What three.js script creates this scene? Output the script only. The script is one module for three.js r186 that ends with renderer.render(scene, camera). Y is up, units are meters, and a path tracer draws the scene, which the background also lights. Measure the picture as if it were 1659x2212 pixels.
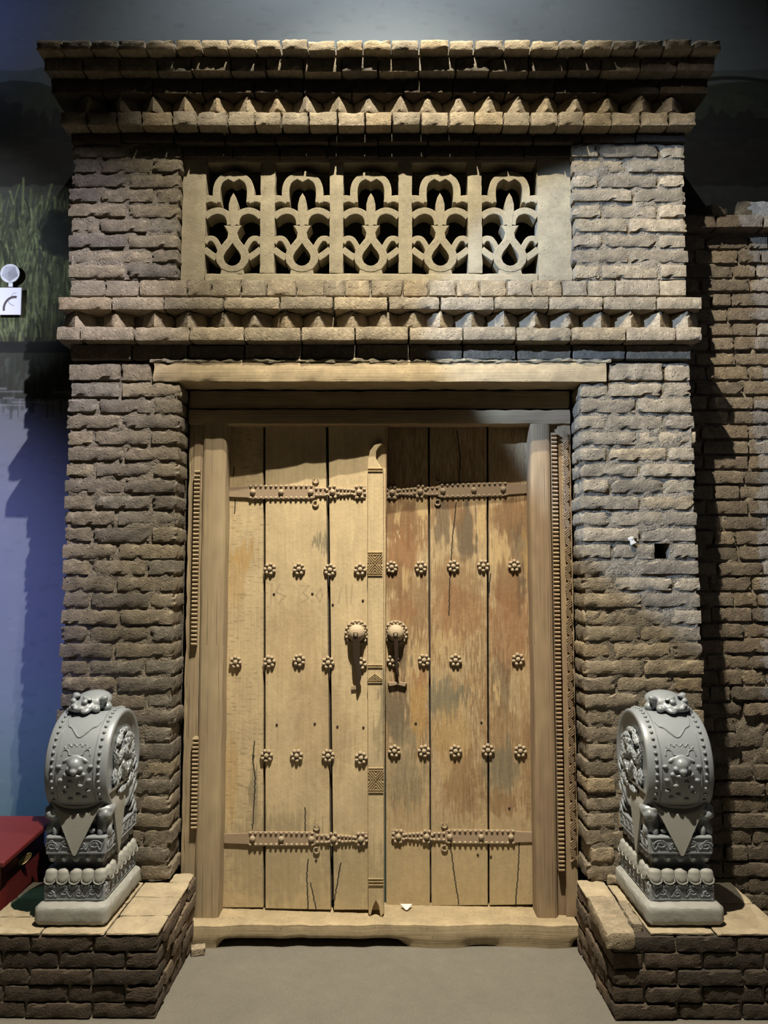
import * as THREE from 'three';
import { mergeGeometries, mergeVertices, toCreasedNormals } from 'three/addons/utils/BufferGeometryUtils.js';
import { MarchingCubes } from 'three/addons/objects/MarchingCubes.js';
import { RoundedBoxGeometry } from 'three/addons/geometries/RoundedBoxGeometry.js';
import { createNoise3D, createNoise4D } from 'simplex-noise';

// ---------------------------------------------------------------- camera, exposure, lights
const scene = new THREE.Scene();
scene.background = new THREE.Color(0, 0, 0);
const renderer = new THREE.WebGLRenderer({ antialias: true });
renderer.toneMapping = THREE.LinearToneMapping;
renderer.toneMappingExposure = 1.0;
renderer.shadowMap.enabled = true;
const FOCAL = 1661, PITCH = Math.atan(134 / FOCAL);
const camera = new THREE.PerspectiveCamera(2 * Math.atan(1106 / FOCAL) * 180 / Math.PI, 1659 / 2212, 0.05, 50);
camera.position.set(0, 1.5, 3.16);
camera.rotation.x = PITCH;
camera.updateMatrixWorld(true);

function spot(pos, target, color, intensity, angleDeg, penumbra, size = 1) {
  const l = new THREE.SpotLight(new THREE.Color(...color), intensity, 0, angleDeg * Math.PI / 180, penumbra, 2);
  l.position.set(...pos); l.target.position.set(...target);
  l.castShadow = true; l.shadow.radius = size; l.shadow.mapSize.set(2048, 2048); l.shadow.bias = -0.0004;
  scene.add(l); scene.add(l.target);
  return l;
}
const WARM = [1.0, 0.90, 0.74], COOL = [0.47, 0.65, 1.0];
spot([0.03, 4.8, 1.48], [0.0, 0.0, 1.08], WARM, 126, 36, 1.0, 0.8);                  // track spot over the door
spot([0.02, 5.5, 1.55], [0.02, 3.38, 0.0], [1.0, 0.91, 0.74], 96, 25, 1.0, 0.8);     // track spot on the cornice and the painted sky
spot([0.10, 4.9, 1.7], [-2.35, 1.2, -0.4], [0.92, 0.88, 1.0], 92, 15, 0.7, 0.8);     // track spot on the mural left of the gate
spot([-0.10, 4.9, 1.7], [2.35, 1.55, -0.3], WARM, 95, 17, 0.7, 0.8);                 // track spot on the brick wall at the right
spot([0.0, 5.65, 0.35], [0.0, 4.2, -0.42], [0.96, 0.97, 0.94], 26, 55, 1.0, 0.8);       // wall washer above the painted sky
spot([-3.2, 4.2, 2.9], [2.0, 2.12, 0.0], COOL, 168, 11.1, 0.10, 0.8);               // cool framing spot from the left
spot([-3.4, 3.0, 2.4], [-2.35, 1.25, -0.42], [0.36, 0.40, 1.0], 55, 22, 0.8, 1);    // blue stage light on the left mural
spot([-3.4, 3.4, 2.4], [-2.15, 3.0, -0.42], [0.72, 0.78, 0.86], 60, 12.5, 0.8, 1); spot([-3.4, 3.8, 2.4], [-2.45, 4.3, -0.42], [0.36, 0.44, 1.0], 20, 17, 0.9, 1);     // added pale spot lifting the reeds, and a weak blue one above
spot([-3.2, 1.9, 2.3], [-1.80, 0.50, -0.1], [0.10, 0.80, 0.60], 5, 15, 0.9, 1);     // teal stage light low on the left
const fill = new THREE.RectAreaLight(new THREE.Color(1.0, 0.95, 0.92), 0.05, 5, 3);  // dim light of the hall behind the viewer
fill.position.set(0, 2.6, 6.2); fill.lookAt(0, 1.6, 0); scene.add(fill);

// ---------------------------------------------------------------- helpers
let seedState = 20240;
const rnd = () => { seedState = (seedState + 0x6d2b79f5) | 0; let t = Math.imul(seedState ^ (seedState >>> 15), 1 | seedState); t = (t + Math.imul(t ^ (t >>> 7), 61 | t)) ^ t; return ((t ^ (t >>> 14)) >>> 0) / 4294967296; };
const rr = (a, b) => a + (b - a) * rnd();
const noise = createNoise3D(rnd), noise4 = createNoise4D(rnd);
const fbm = (x, y, z, o = 4) => { let s = 0, a = 0.5; for (let i = 0; i < o; i++) { s += a * noise(x, y, z); x *= 2.03; y *= 2.03; z *= 2.03; a *= 0.5; } return s; };
const clamp = (v, a, b) => Math.max(a, Math.min(b, v));
const sstep = (a, b, v) => { const t = clamp((v - a) / (b - a), 0, 1); return t * t * (3 - 2 * t); };
// the point that the photograph shows at a pixel, on the plane z (used to measure real places and sizes)
function at(px, py, z) {
  const dx = (px - 829.5) / FOCAL, dy = (1106 - py) / FOCAL, c = Math.cos(PITCH), s = Math.sin(PITCH);
  const t = (3.16 - z) / (c - dy * s);
  return new THREE.Vector3(t * dx, 1.5 + t * (s + dy * c), z);
}
// the same on a horizontal plane y
function atY(px, py, y) {
  const dx = (px - 829.5) / FOCAL, dy = (1106 - py) / FOCAL, c = Math.cos(PITCH), s = Math.sin(PITCH);
  const t = (y - 1.5) / (s + dy * c);
  return new THREE.Vector3(t * dx, y, 3.16 - t * (c - dy * s));
}
// the same in the axes of a group, on its plane z = zl
function onPlane(group, px, py, zl = 0) {
  group.updateMatrixWorld(true);
  const inv = group.matrixWorld.clone().invert(), o = new THREE.Vector3(0, 1.5, 3.16).applyMatrix4(inv), q = at(px, py, 0).applyMatrix4(inv);
  const d = q.sub(o);
  return o.add(d.multiplyScalar((zl - o.z) / d.z));
}
const taken = new Map();
const numbered = (n) => { const k = taken.get(n) ?? 0; taken.set(n, k + 1); return k ? `${n}_${String(k).padStart(3, '0')}` : n; };
function thing(name, label, category, pos = [0, 0, 0], turn = 0, group) {
  const o = new THREE.Group(); o.name = numbered(name); scene.add(o);
  o.position.set(...pos); o.rotation.y = turn; o.userData = { label, category };
  if (group) o.userData.group = group;
  return o;
}
function part(name, geo, mat, parent, label) {
  const m = new THREE.Mesh(geo, mat); m.name = numbered(name); m.castShadow = m.receiveShadow = true; parent.add(m);
  if (label) m.userData.label = label;
  return m;
}
function struct(name, geo, mat) {
  const m = geo ? new THREE.Mesh(geo, mat) : new THREE.Group(); m.name = name; m.castShadow = m.receiveShadow = true;
  m.userData.kind = 'structure'; scene.add(m); return m;
}
// uv in metres from the dominant axis of each face
function uvBox(g, ox = 0, oy = 0, turn = false) {
  if (g.index) g = g.toNonIndexed();
  const p = g.attributes.position, uv = new Float32Array(p.count * 2), a = new THREE.Vector3(), b = new THREE.Vector3(), c = new THREE.Vector3(), n = new THREE.Vector3();
  for (let i = 0; i < p.count; i += 3) {
    a.fromBufferAttribute(p, i); b.fromBufferAttribute(p, i + 1); c.fromBufferAttribute(p, i + 2);
    n.copy(b).sub(a).cross(c.clone().sub(a));
    const ax = Math.abs(n.x), ay = Math.abs(n.y), az = Math.abs(n.z);
    [a, b, c].forEach((v, k) => {
      let u, w;
      if (az >= ax && az >= ay) { u = v.x; w = v.y; } else if (ax >= ay) { u = v.z; w = v.y; } else { u = v.x; w = v.z; }
      if (turn) [u, w] = [w, u];
      uv[(i + k) * 2] = u + ox; uv[(i + k) * 2 + 1] = w + oy;
    });
  }
  g.setAttribute('uv', new THREE.BufferAttribute(uv, 2));
  return g;
}
const plain = (g) => { let q = g.index ? g.toNonIndexed() : g; for (const k of Object.keys(q.attributes)) if (!['position', 'normal', 'uv'].includes(k)) q.deleteAttribute(k); if (!q.attributes.uv) q.setAttribute('uv', new THREE.BufferAttribute(new Float32Array(q.attributes.position.count * 2), 2)); return q; };
const merge = (list) => mergeGeometries(list.map(plain));
const box = (w, h, d, x = 0, y = 0, z = 0) => new THREE.BoxGeometry(w, h, d).translate(x, y, z);
const rbox = (w, h, d, r, x = 0, y = 0, z = 0, s = 3) => new RoundedBoxGeometry(w, h, d, s, r).translate(x, y, z);
const ball = (r, x, y, z, sx = 1, sy = 1, sz = 1, n = 12) => new THREE.SphereGeometry(r, n, Math.max(6, n * 0.7 | 0)).scale(sx, sy, sz).translate(x, y, z);
function tube(points, r, seg = 24, rad = 6, closed = false) { return new THREE.TubeGeometry(new THREE.CatmullRomCurve3(points.map((q) => new THREE.Vector3(...q)), closed), seg, r, rad, closed); }
// a box with rounded, worn and chipped edges
function wornBox(w, h, d, seed, { r = 0.008, amp = 0.003, chip = 0.006, step = 0.024, freq = 26 } = {}) {
  const seg = (l) => clamp(Math.round(l / step), 3, 60);
  let g = new THREE.BoxGeometry(w, h, d, seg(w), seg(h * 1.5), seg(d));
  g.deleteAttribute('normal'); g.deleteAttribute('uv');
  g = mergeVertices(g, 1e-5);
  const p = g.attributes.position, v = new THREE.Vector3(), q = new THREE.Vector3(), hw = w / 2, hh = h / 2, hd = d / 2;
  for (let i = 0; i < p.count; i++) {
    v.fromBufferAttribute(p, i);
    const ex = Math.abs(v.x) > hw - 1e-4, ey = Math.abs(v.y) > hh - 1e-4, ez = Math.abs(v.z) > hd - 1e-4, onEdge = ex + ey + ez >= 2;
    q.set(clamp(v.x, -hw + r, hw - r), clamp(v.y, -hh + r, hh - r), clamp(v.z, -hd + r, hd - r));
    const dir = v.clone().sub(q); if (dir.lengthSq() > 0) dir.normalize();
    v.copy(q).addScaledVector(dir, r);
    const o = seed * 17.13, n1 = noise(v.x * freq + o, v.y * freq * 1.4, v.z * freq - o), n2 = noise(v.x * freq * 3.1 - o, v.y * freq * 3.3, v.z * freq * 3.1);
    let k = amp * n1 + amp * 0.45 * n2;
    if (onEdge) { const c = noise(v.x * freq * 1.3 + o * 2, v.y * freq * 1.3, v.z * freq * 1.3 + 9); k -= chip * sstep(0.1, 0.8, c) + 0.001; }
    v.addScaledVector(dir, k);
    p.setXYZ(i, v.x, v.y, v.z);
  }
  g = toCreasedNormals(g, 0.75);
  return uvBox(g, seed * 0.37, seed * 0.61);
}
// smooth union of ellipsoids [x,y,z, rx,ry,rz, (turn about z)] as one skin
function blob(prims, lo, hi, res = 40, k = 0.008, bumpAmp = 0) {
  const mc = new MarchingCubes(res, new THREE.MeshBasicMaterial(), false, false, 60000), f = mc.field, half = res / 2;
  const c = lo.map((l, i) => (l + hi[i]) / 2), e = lo.map((l, i) => (hi[i] - l) / 2);
  for (let z = 0; z < res; z++) for (let y = 0; y < res; y++) for (let x = 0; x < res; x++) {
    const X = c[0] + e[0] * (x - half) / half, Y = c[1] + e[1] * (y - half) / half, Z = c[2] + e[2] * (z - half) / half;
    let dist = 1;
    for (const [px, py, pz, rx, ry, rz, turn = 0, cut = 0] of prims) {
      let dx = X - px, dy = Y - py; const dz = Z - pz;
      if (turn) { const cs = Math.cos(turn), sn = Math.sin(turn); [dx, dy] = [dx * cs + dy * sn, -dx * sn + dy * cs]; }
      const l = Math.sqrt((dx / rx) ** 2 + (dy / ry) ** 2 + (dz / rz) ** 2), d = (l - 1) * Math.min(rx, ry, rz);
      if (cut) { const h = clamp(0.5 - 0.5 * (dist + d) / k, 0, 1); dist = dist * (1 - h) - d * h + k * h * (1 - h); } else { const h = clamp(0.5 + 0.5 * (dist - d) / k, 0, 1); dist = dist * (1 - h) + d * h - k * h * (1 - h); }
    }
    if (bumpAmp) dist += bumpAmp * noise(X * 90, Y * 90, Z * 90);
    const edge = x < 1 || y < 1 || z < 1 || x > res - 2 || y > res - 2 || z > res - 2;
    f[x + y * res + z * res * res] = edge ? -1 : -dist;
  }
  mc.isolation = 0; mc.update();
  const n = mc.count, g = new THREE.BufferGeometry();
  const pos = new Float32Array(mc.positionArray.slice(0, n * 3)), nor = new Float32Array(mc.normalArray.slice(0, n * 3));
  for (let i = 0; i < n; i++) for (let a = 0; a < 3; a++) pos[i * 3 + a] = c[a] + e[a] * pos[i * 3 + a];
  for (let i = 0; i < n; i++) { const v = new THREE.Vector3(nor[i * 3] / e[0], nor[i * 3 + 1] / e[1], nor[i * 3 + 2] / e[2]).normalize(); nor.set([v.x, v.y, v.z], i * 3); }
  g.setAttribute('position', new THREE.BufferAttribute(pos, 3)); g.setAttribute('normal', new THREE.BufferAttribute(nor, 3));
  return plain(g);
}
const shapeOf = (pts) => { const s = new THREE.Shape(); pts.forEach(([x, y], i) => (i ? s.lineTo(x, y) : s.moveTo(x, y))); s.closePath(); return s; };
const extrude = (shape, depth, bevel = 0.003, curve = 8) => new THREE.ExtrudeGeometry(shape, { depth, bevelEnabled: bevel > 0, bevelThickness: bevel, bevelSize: bevel, bevelOffset: -bevel, bevelSegments: 2, curveSegments: curve });

// ---------------------------------------------------------------- textures
function dataTex(w, h, f, srgb = true, rx = 1, ry = 1) {
  const d = new Uint8Array(w * h * 4);
  for (let y = 0; y < h; y++) for (let x = 0; x < w; x++) { const c = f(x / w, y / h), i = (y * w + x) * 4; if (typeof c === 'number') d[i] = d[i + 1] = d[i + 2] = clamp(c * 255, 0, 255); else for (let k = 0; k < 3; k++) d[i + k] = clamp(c[k], 0, 255); d[i + 3] = 255; }
  const t = new THREE.DataTexture(d, w, h); t.wrapS = t.wrapT = THREE.RepeatWrapping; t.magFilter = THREE.LinearFilter; t.minFilter = THREE.LinearMipmapLinearFilter;
  if (srgb) t.colorSpace = THREE.SRGBColorSpace; t.repeat.set(rx, ry); t.needsUpdate = true; return t;
}
// noise that repeats at the border of a unit square
const tile = (u, v, f, s) => { const a = u * Math.PI * 2, b = v * Math.PI * 2, r = f / (Math.PI * 2); return noise4(Math.cos(a) * r + s, Math.sin(a) * r, Math.cos(b) * r - s, Math.sin(b) * r + 2 * s); };
const brickMap = dataTex(512, 512, (u, v) => {
  const a = tile(u, v, 6, 1), b = tile(u, v, 18, 5), c = tile(u, v, 60, 9), d = tile(u, v, 150, 2);
  const k = 0.80 + 0.09 * a + 0.07 * b + 0.05 * c + 0.05 * d, dust = sstep(0.15, 0.7, b + 0.4 * c);
  return [255 * k * (1 + 0.05 * dust), 255 * k * (0.985 + 0.05 * dust), 255 * k * (0.96 + 0.05 * dust)];
}, true, 2.5, 2.5);
const brickBump = dataTex(512, 512, (u, v) => { const c = tile(u, v, 40, 3), d = tile(u, v, 110, 7), p = tile(u, v, 22, 12); return 0.6 + 0.16 * c + 0.12 * d - 0.4 * sstep(0.55, 0.8, p); }, false, 2.5, 2.5);
const plasterMap = dataTex(256, 256, (u, v) => { const k = 0.88 + 0.07 * tile(u, v, 5, 4) + 0.05 * tile(u, v, 20, 8) + 0.04 * tile(u, v, 70, 3) - 0.25 * sstep(0.72, 0.85, tile(u, v, 34, 31)); return [255 * k, 252 * k, 244 * k]; }, true, 1.7, 1.7);
const floorMap = dataTex(512, 512, (u, v) => { const k = 0.88 + 0.025 * tile(u, v, 4, 14) + 0.025 * tile(u, v, 15, 18) + 0.05 * tile(u, v, 120, 5) + 0.25 * sstep(0.86, 0.92, tile(u, v, 70, 41)); return [255 * k, 253 * k, 246 * k]; }, true, 0.8, 0.8);
// wood: grain runs along v
const woodMap = dataTex(512, 512, (u, v) => {
  const g = tile(u, v * 0.5, 1, 1) * 0 + noise(u * 46, v * 2.2, 3) * 0.5 + noise(u * 120, v * 5, 8) * 0.3, b = tile(u, v, 3, 6), s = tile(u, v, 9, 26);
  const k = 0.88 + 0.05 * g + 0.06 * b + 0.05 * s - 0.16 * sstep(0.66, 0.85, noise(u * 60, v * 1.6, 20));
  return [255 * k, 250 * k * (1 + 0.02 * b), 240 * k];
}, true, 2.2, 0.9);
const woodBump = dataTex(512, 512, (u, v) => 0.55 + 0.22 * noise(u * 46, v * 2.2, 3) + 0.14 * noise(u * 120, v * 5, 8) - 0.25 * sstep(0.66, 0.85, noise(u * 60, v * 1.6, 20)), false, 2.2, 0.9);
const stoneBump = dataTex(256, 256, (u, v) => 0.5 + 0.2 * tile(u, v, 12, 2) + 0.12 * tile(u, v, 45, 7), false, 4, 4);

const std = (color, o = {}) => new THREE.MeshStandardMaterial({ color: new THREE.Color(color), roughness: 0.95, metalness: 0, ...o });
const brickTints = ['#8d8372', '#867d6c', '#958b78', '#7e766a', '#8f8573', '#878175', '#998e78', '#777066'];
const M = {
  brick: brickTints.map((c) => std(c, { map: brickMap, bumpMap: brickBump, bumpScale: 0.004 })),
  brickPale: ['#a69a84', '#9e937e', '#ada088', '#a6977c', '#9b917f'].map((c) => std(c, { map: brickMap, bumpMap: brickBump, bumpScale: 0.004 })),
  brickShade: ['#52483c', '#4b4237', '#5a4e41', '#463e34', '#554a3d'].map((c) => std(c, { map: brickMap, bumpMap: brickBump, bumpScale: 0.004 })),  // darker copies of the brick, shade put into the colour
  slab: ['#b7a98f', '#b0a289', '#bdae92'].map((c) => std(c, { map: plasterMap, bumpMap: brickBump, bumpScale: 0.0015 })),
  brickWall: ['#887e6e', '#807566', '#918571', '#797063', '#897c6a'].map((c) => std(c, { map: brickMap, bumpMap: brickBump, bumpScale: 0.006 })),
  brickLit: ['#7d6a55', '#766453', '#6f5f4f', '#80705d', '#695c4c', '#736251'].map((c) => std(c, { map: brickMap, bumpMap: brickBump, bumpScale: 0.005 })),
  mortar: std('#8f8778', { map: brickMap, bumpMap: brickBump, bumpScale: 0.008 }),
  dark: std('#2a2521'),
  wood: std('#ab9b80', { map: woodMap, bumpMap: woodBump, bumpScale: 0.0018 }),
  woodSmooth: std('#b0a082', { map: plasterMap, bumpMap: woodBump, bumpScale: 0.0008 }),
  woodGrey: std('#a8957a', { map: woodMap, bumpMap: woodBump, bumpScale: 0.0018 }),
  woodBrown: std('#a08c72', { map: woodMap, bumpMap: woodBump, bumpScale: 0.0018 }),
  woodShade: std('#7f6f5c', { map: woodMap, bumpMap: woodBump, bumpScale: 0.0018 }),
  plaster: std('#a39a84', { map: plasterMap, bumpMap: brickBump, bumpScale: 0.0015 }),
  floor: std('#77736a', { map: floorMap, roughness: 0.8 }),
  iron: std('#a6967c', { roughness: 0.8, metalness: 0.1, bumpMap: stoneBump, bumpScale: 0.001 }),
  ironBand: std('#97836b', { roughness: 0.85, metalness: 0.1, bumpMap: stoneBump, bumpScale: 0.001 }),
  ironDark: std('#4a3c31', { roughness: 0.6, metalness: 0.35 }),
  stone: new THREE.MeshPhysicalMaterial({ color: new THREE.Color('#858b8f'), roughness: 0.45, clearcoat: 0.55, clearcoatRoughness: 0.3, bumpMap: stoneBump, bumpScale: 0.001 }),
  stoneDusty: std('#93938c', { roughness: 0.62, bumpMap: stoneBump, bumpScale: 0.0012 }),
  red: std('#66231f', { roughness: 0.5 }),
  redDark: std('#571a17', { roughness: 0.55 }),
  brass: std('#b7a070', { roughness: 0.35, metalness: 0.8 }),
  roomDark: std('#26262a'),
};
const pick = (list) => list[(rnd() * list.length) | 0];

// ---------------------------------------------------------------- room
const muralCanvas = document.createElement('canvas'); muralCanvas.width = 1024; muralCanvas.height = 1180;
const MX0 = -2.6, MX1 = 1.9, MY1 = 5.19;
{
  const c = muralCanvas.getContext('2d'), W = 1024, H = 1180;
  const P = (px, py) => { const q = at(px, py, -0.42); return [(q.x - MX0) / (MX1 - MX0) * W, (1 - q.y / MY1) * H]; };
  const Y = (py) => P(0, py)[1];
  const g = c.createLinearGradient(0, 0, 0, H);
  g.addColorStop(0, '#94a5b8'); g.addColorStop(clamp(Y(150) / H, 0, 1), '#9aa6b0'); g.addColorStop(clamp(Y(880) / H, 0, 1), '#b6bcc4'); g.addColorStop(clamp(Y(1500) / H, 0, 1), '#aab8c4'); g.addColorStop(clamp(Y(1760) / H, 0, 1), '#8fb0a8'); g.addColorStop(1, '#7d9488');
  c.fillStyle = g; c.fillRect(0, 0, W, H);
  const ridge = (py0, color, amp, freq, sd, x0 = -900, x1 = 1800) => { c.fillStyle = color; c.beginPath(); let [sx] = P(x0, py0); c.moveTo(sx, Y(860)); for (let px = x0; px <= x1; px += 12) { const [x, y] = P(px, py0 + amp * fbm(px * freq, sd, 0, 4)); c.lineTo(x, y); } c.lineTo(P(x1, 0)[0], Y(860)); c.fill(); };
  ridge(150, '#7b8a86', 14, 0.004, 1);
  ridge(182, '#4b5546', 16, 0.006, 5);
  ridge(252, '#272d28', 46, 0.03, 9);
  ridge(306, '#36322c', 14, 0.04, 12);
  ridge(402, '#5c5f54', 10, 0.05, 15);
  // the ridge line at the right
  c.strokeStyle = '#1d2620'; c.lineWidth = 4; c.beginPath(); for (let px = 1500; px < 1700; px += 10) c.lineTo(...P(px, 176 - 8 * Math.sin((px - 1500) / 50))); c.stroke();
  // reeds
  for (let i = 0; i < 4200; i++) {
    const px = rr(-900, 300), py = 460 + 300 * Math.pow(rnd(), 0.8), [x, y] = P(px, py), l = rr(10, 46), b = rr(-9, 9), s = rr(0.35, 1.25);
    c.strokeStyle = `rgb(${(150 * s) | 0},${(160 * s) | 0},${(112 * s) | 0})`; c.lineWidth = rr(0.7, 3); c.beginPath(); c.moveTo(x, y); c.quadraticCurveTo(x + b * 0.2, y - l * 0.6, x + b, y - l); c.stroke();
  }
  c.fillStyle = 'rgba(30,36,32,0.35)'; for (let i = 0; i < 160; i++) { const [x, y] = P(122 + 14 * (rnd() + rnd() + rnd() - 1.5) * 2, 505 + 40 * (rnd() + rnd() + rnd() - 1.5)); c.beginPath(); c.arc(x, y, rr(3, 9), 0, 7); c.fill(); }
  c.fillStyle = 'rgba(26,32,30,0.5)'; for (let i = 0; i < 260; i++) { const [x, y] = P(rr(-500, 40), rr(225, 290)); c.beginPath(); c.arc(x, y, rr(4, 10), 0, 7); c.fill(); }
  c.fillStyle = '#262b2c'; c.fillRect(0, Y(738), W, Y(762) - Y(738));
  // water with reflections
  for (let i = 0; i < 1200; i++) { const [x, y] = P(rr(-900, 300), rr(765, 870)), s = rr(0.6, 1.1); c.fillStyle = `rgba(${(122 * s) | 0},${(134 * s) | 0},${(122 * s) | 0},0.5)`; c.fillRect(x, y, rr(1, 4), rr(5, 22)); }
  for (let i = 0; i < 60; i++) { const [x, y] = P(rr(-900, 300), rr(835, 880)); c.fillStyle = 'rgba(214,214,222,0.7)'; c.fillRect(x, y, rr(12, 46), rr(1.5, 4)); }
  // fine brushwork
  for (let i = 0; i < 2600; i++) { const k = rnd(); c.fillStyle = k < 0.5 ? 'rgba(20,24,20,0.10)' : 'rgba(150,150,130,0.07)'; const [x, y] = P(rr(-900, 1700), rr(180, 760)); c.beginPath(); c.ellipse(x, y, rr(3, 16), rr(2, 7), 0, 0, 7); c.fill(); }
  for (let i = 0; i < 5000; i++) { c.fillStyle = rnd() < 0.5 ? 'rgba(0,0,0,0.04)' : 'rgba(255,255,255,0.04)'; c.fillRect(rnd() * W, rnd() * H, rr(2, 14), rr(2, 6)); }
}
const muralTex = new THREE.CanvasTexture(muralCanvas); muralTex.colorSpace = THREE.SRGBColorSpace;
{
  const g = new THREE.BoxGeometry(MX1 - MX0, MY1, 0.1).translate((MX0 + MX1) / 2, MY1 / 2, -0.47);
  const m = struct('wall_back', g, std('#9a9a9a', { map: muralTex, roughness: 0.9 }));
  m.userData.label = 'back wall painted with a mural of sky, hills, reeds and water';
}
struct('floor', uvBox(box(7, 0.1, 7.2, -0.6, -0.05, 2.9)), M.floor);
struct('ceiling', box(7, 0.1, 7.2, -0.6, 6.45, 2.9), M.roomDark);
struct('wall_left', box(0.1, 6.5, 7.2, -4.05, 3.2, 2.9), M.roomDark);
struct('wall_right', box(0.1, 6.5, 7.2, 1.94, 3.2, 2.9), M.roomDark);
struct('wall_front', box(7, 6.5, 0.1, -0.6, 3.2, 6.45), M.roomDark);
struct('wall_backing', box(6.1, 6.5, 0.1, -1.05, 3.2, -0.63), M.roomDark);

// ---------------------------------------------------------------- bricks
const STR = [0.222, 0.054, 0.15], HED = [0.104, 0.054, 0.15];
const strGeo = [...Array(12)].map((_, i) => wornBox(...STR, i + 1, { amp: 0.0024, chip: 0.008, step: 0.019, r: 0.005 }));
const hedGeo = [...Array(10)].map((_, i) => wornBox(...HED, i + 31, { amp: 0.0024, chip: 0.008, step: 0.017, r: 0.005 }));
const strFine = [...Array(6)].map((_, i) => wornBox(...STR, i + 61, { amp: 0.0012, chip: 0.004, step: 0.019, r: 0.004 }));
const hedFine = [...Array(6)].map((_, i) => wornBox(...HED, i + 81, { amp: 0.0012, chip: 0.004, step: 0.017, r: 0.004 }));
// a brick whose front face spans x0..x1, y0..y1 with its front at z
function brick(parent, x0, x1, y0, y1, z, depth = 0.15, { mats = M.brick, fine = false, jz = 0.006, jr = 0.008, mat } = {}) {
  const w = x1 - x0, long = w > 0.15, nom = long ? STR : HED;
  const m = part('brick', pick(long ? (fine ? strFine : strGeo) : fine ? hedFine : hedGeo), mat ?? pick(mats), parent);
  m.scale.set(w / nom[0], (y1 - y0) / nom[1], depth / nom[2]);
  m.position.set((x0 + x1) / 2, (y0 + y1) / 2, z - depth / 2 + rr(-jz, jz));
  m.rotation.set(rr(-jr, jr), rr(-jr, jr) * 1.5, rr(-jr, jr) * 0.8 + (rnd() < 0.5 ? Math.PI : 0));
  return m;
}
// one course from xs[0] to xs[n], bricks between
function course(parent, xs, y0, y1, z, depth, o = {}) {
  for (let i = 0; i + 1 < xs.length; i++) { const j = o.joint ?? 0.006; brick(parent, xs[i] + rr(0.3, 1) * j, xs[i + 1] - rr(0.3, 1) * j, y0 + rr(-0.002, 0.002), y1 + rr(-0.002, 0.002), z, depth, o); }
}
function mortarCore(parent, x0, x1, y0, y1, z0, z1) {
  const g = new THREE.BoxGeometry(x1 - x0, y1 - y0, z1 - z0, Math.ceil((x1 - x0) / 0.03), Math.ceil((y1 - y0) / 0.025), 2).translate((x0 + x1) / 2, (y0 + y1) / 2, (z0 + z1) / 2);
  const p = g.attributes.position;
  for (let i = 0; i < p.count; i++) if (p.getZ(i) > z1 - 0.001) p.setZ(i, z1 + Math.min(0.006, 0.009 * noise(p.getX(i) * 22, p.getY(i) * 40, z0) + 0.005 * noise(p.getX(i) * 60, p.getY(i) * 70, 4)));
  g.computeVertexNormals();
  return part('mortar', uvBox(g), M.mortar, parent);
}
const ROW = 0.0673;
function pier(t, xa, xb, y0, rows, rowH, z, parity, { skip, back = -0.2, mats, hole } = {}) {
  const L = xa + 0.012, R = xb - 0.012, T = y0 + rows * rowH;
  if (hole) { // leave a pocket open where half a brick is missing
    const [h0, h1, hk] = hole, ya = y0 + hk * rowH + 0.002, yb = y0 + (hk + 1) * rowH - 0.002;
    mortarCore(t, L, R, y0, ya, back, z - 0.008); mortarCore(t, L, R, yb, T, back, z - 0.008);
    mortarCore(t, L, h0, ya, yb, back, z - 0.008); mortarCore(t, h1, R, ya, yb, back, z - 0.008);
  } else mortarCore(t, L, R, y0, T, back, z - 0.008);
  for (let k = 0; k < rows; k++) {
    const w = xb - xa, e = rr(-0.008, 0.008), e2 = rr(-0.008, 0.008), ya = y0 + k * rowH + 0.005, yb = y0 + (k + 1) * rowH - rr(0.002, 0.008);
    const xs = (k + parity) % 2 ? [xa + e, (xa + xb) / 2 + rr(-0.02, 0.02), xb + e2] : [xa + e, xa + w * 0.25 + rr(-0.012, 0.012), xa + w * 0.75 + rr(-0.015, 0.015), xb + e2];
    for (let i = 0; i + 1 < xs.length; i++) {
      const x0 = xs[i] + (i ? 0.006 : 0), x1 = xs[i + 1] - (i + 2 < xs.length ? 0.006 : 0);
      const parts = skip ? skip(k, x0, x1) : [[x0, x1]];
      for (const [p0, p1] of parts) brick(t, p0, p1, ya + rr(-0.002, 0.002), yb, z, 0.16, { jz: 0.005, jr: 0.012, mats: mats ?? M.brick });
    }
  }
}
const LX0 = at(150, 800, 0).x, LX1 = at(388, 830, 0).x, RX0 = at(1250, 830, 0).x, RX1 = at(1496, 800, 0).x;
const PL = 0.283, LIN0 = at(829, 825, 0).y, LIN1 = at(829, 782, 0).y;
{
  const t = thing('brick_pier', 'tall grey-brown brick pier left of the wooden door, from plinth to lintel', 'pier');
  pier(t, LX0, LX1, PL, 30, (LIN0 - PL) / 30, 0, 0);
  course(t, [at(147, 800, 0).x, at(260, 800, 0).x, at(327, 800, 0).x], LIN0 + 0.006, LIN1 - 0.006, 0, 0.15);
  mortarCore(t, LX0 + 0.01, at(327, 800, 0).x, LIN0, LIN1, -0.2, -0.02);
}
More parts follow.
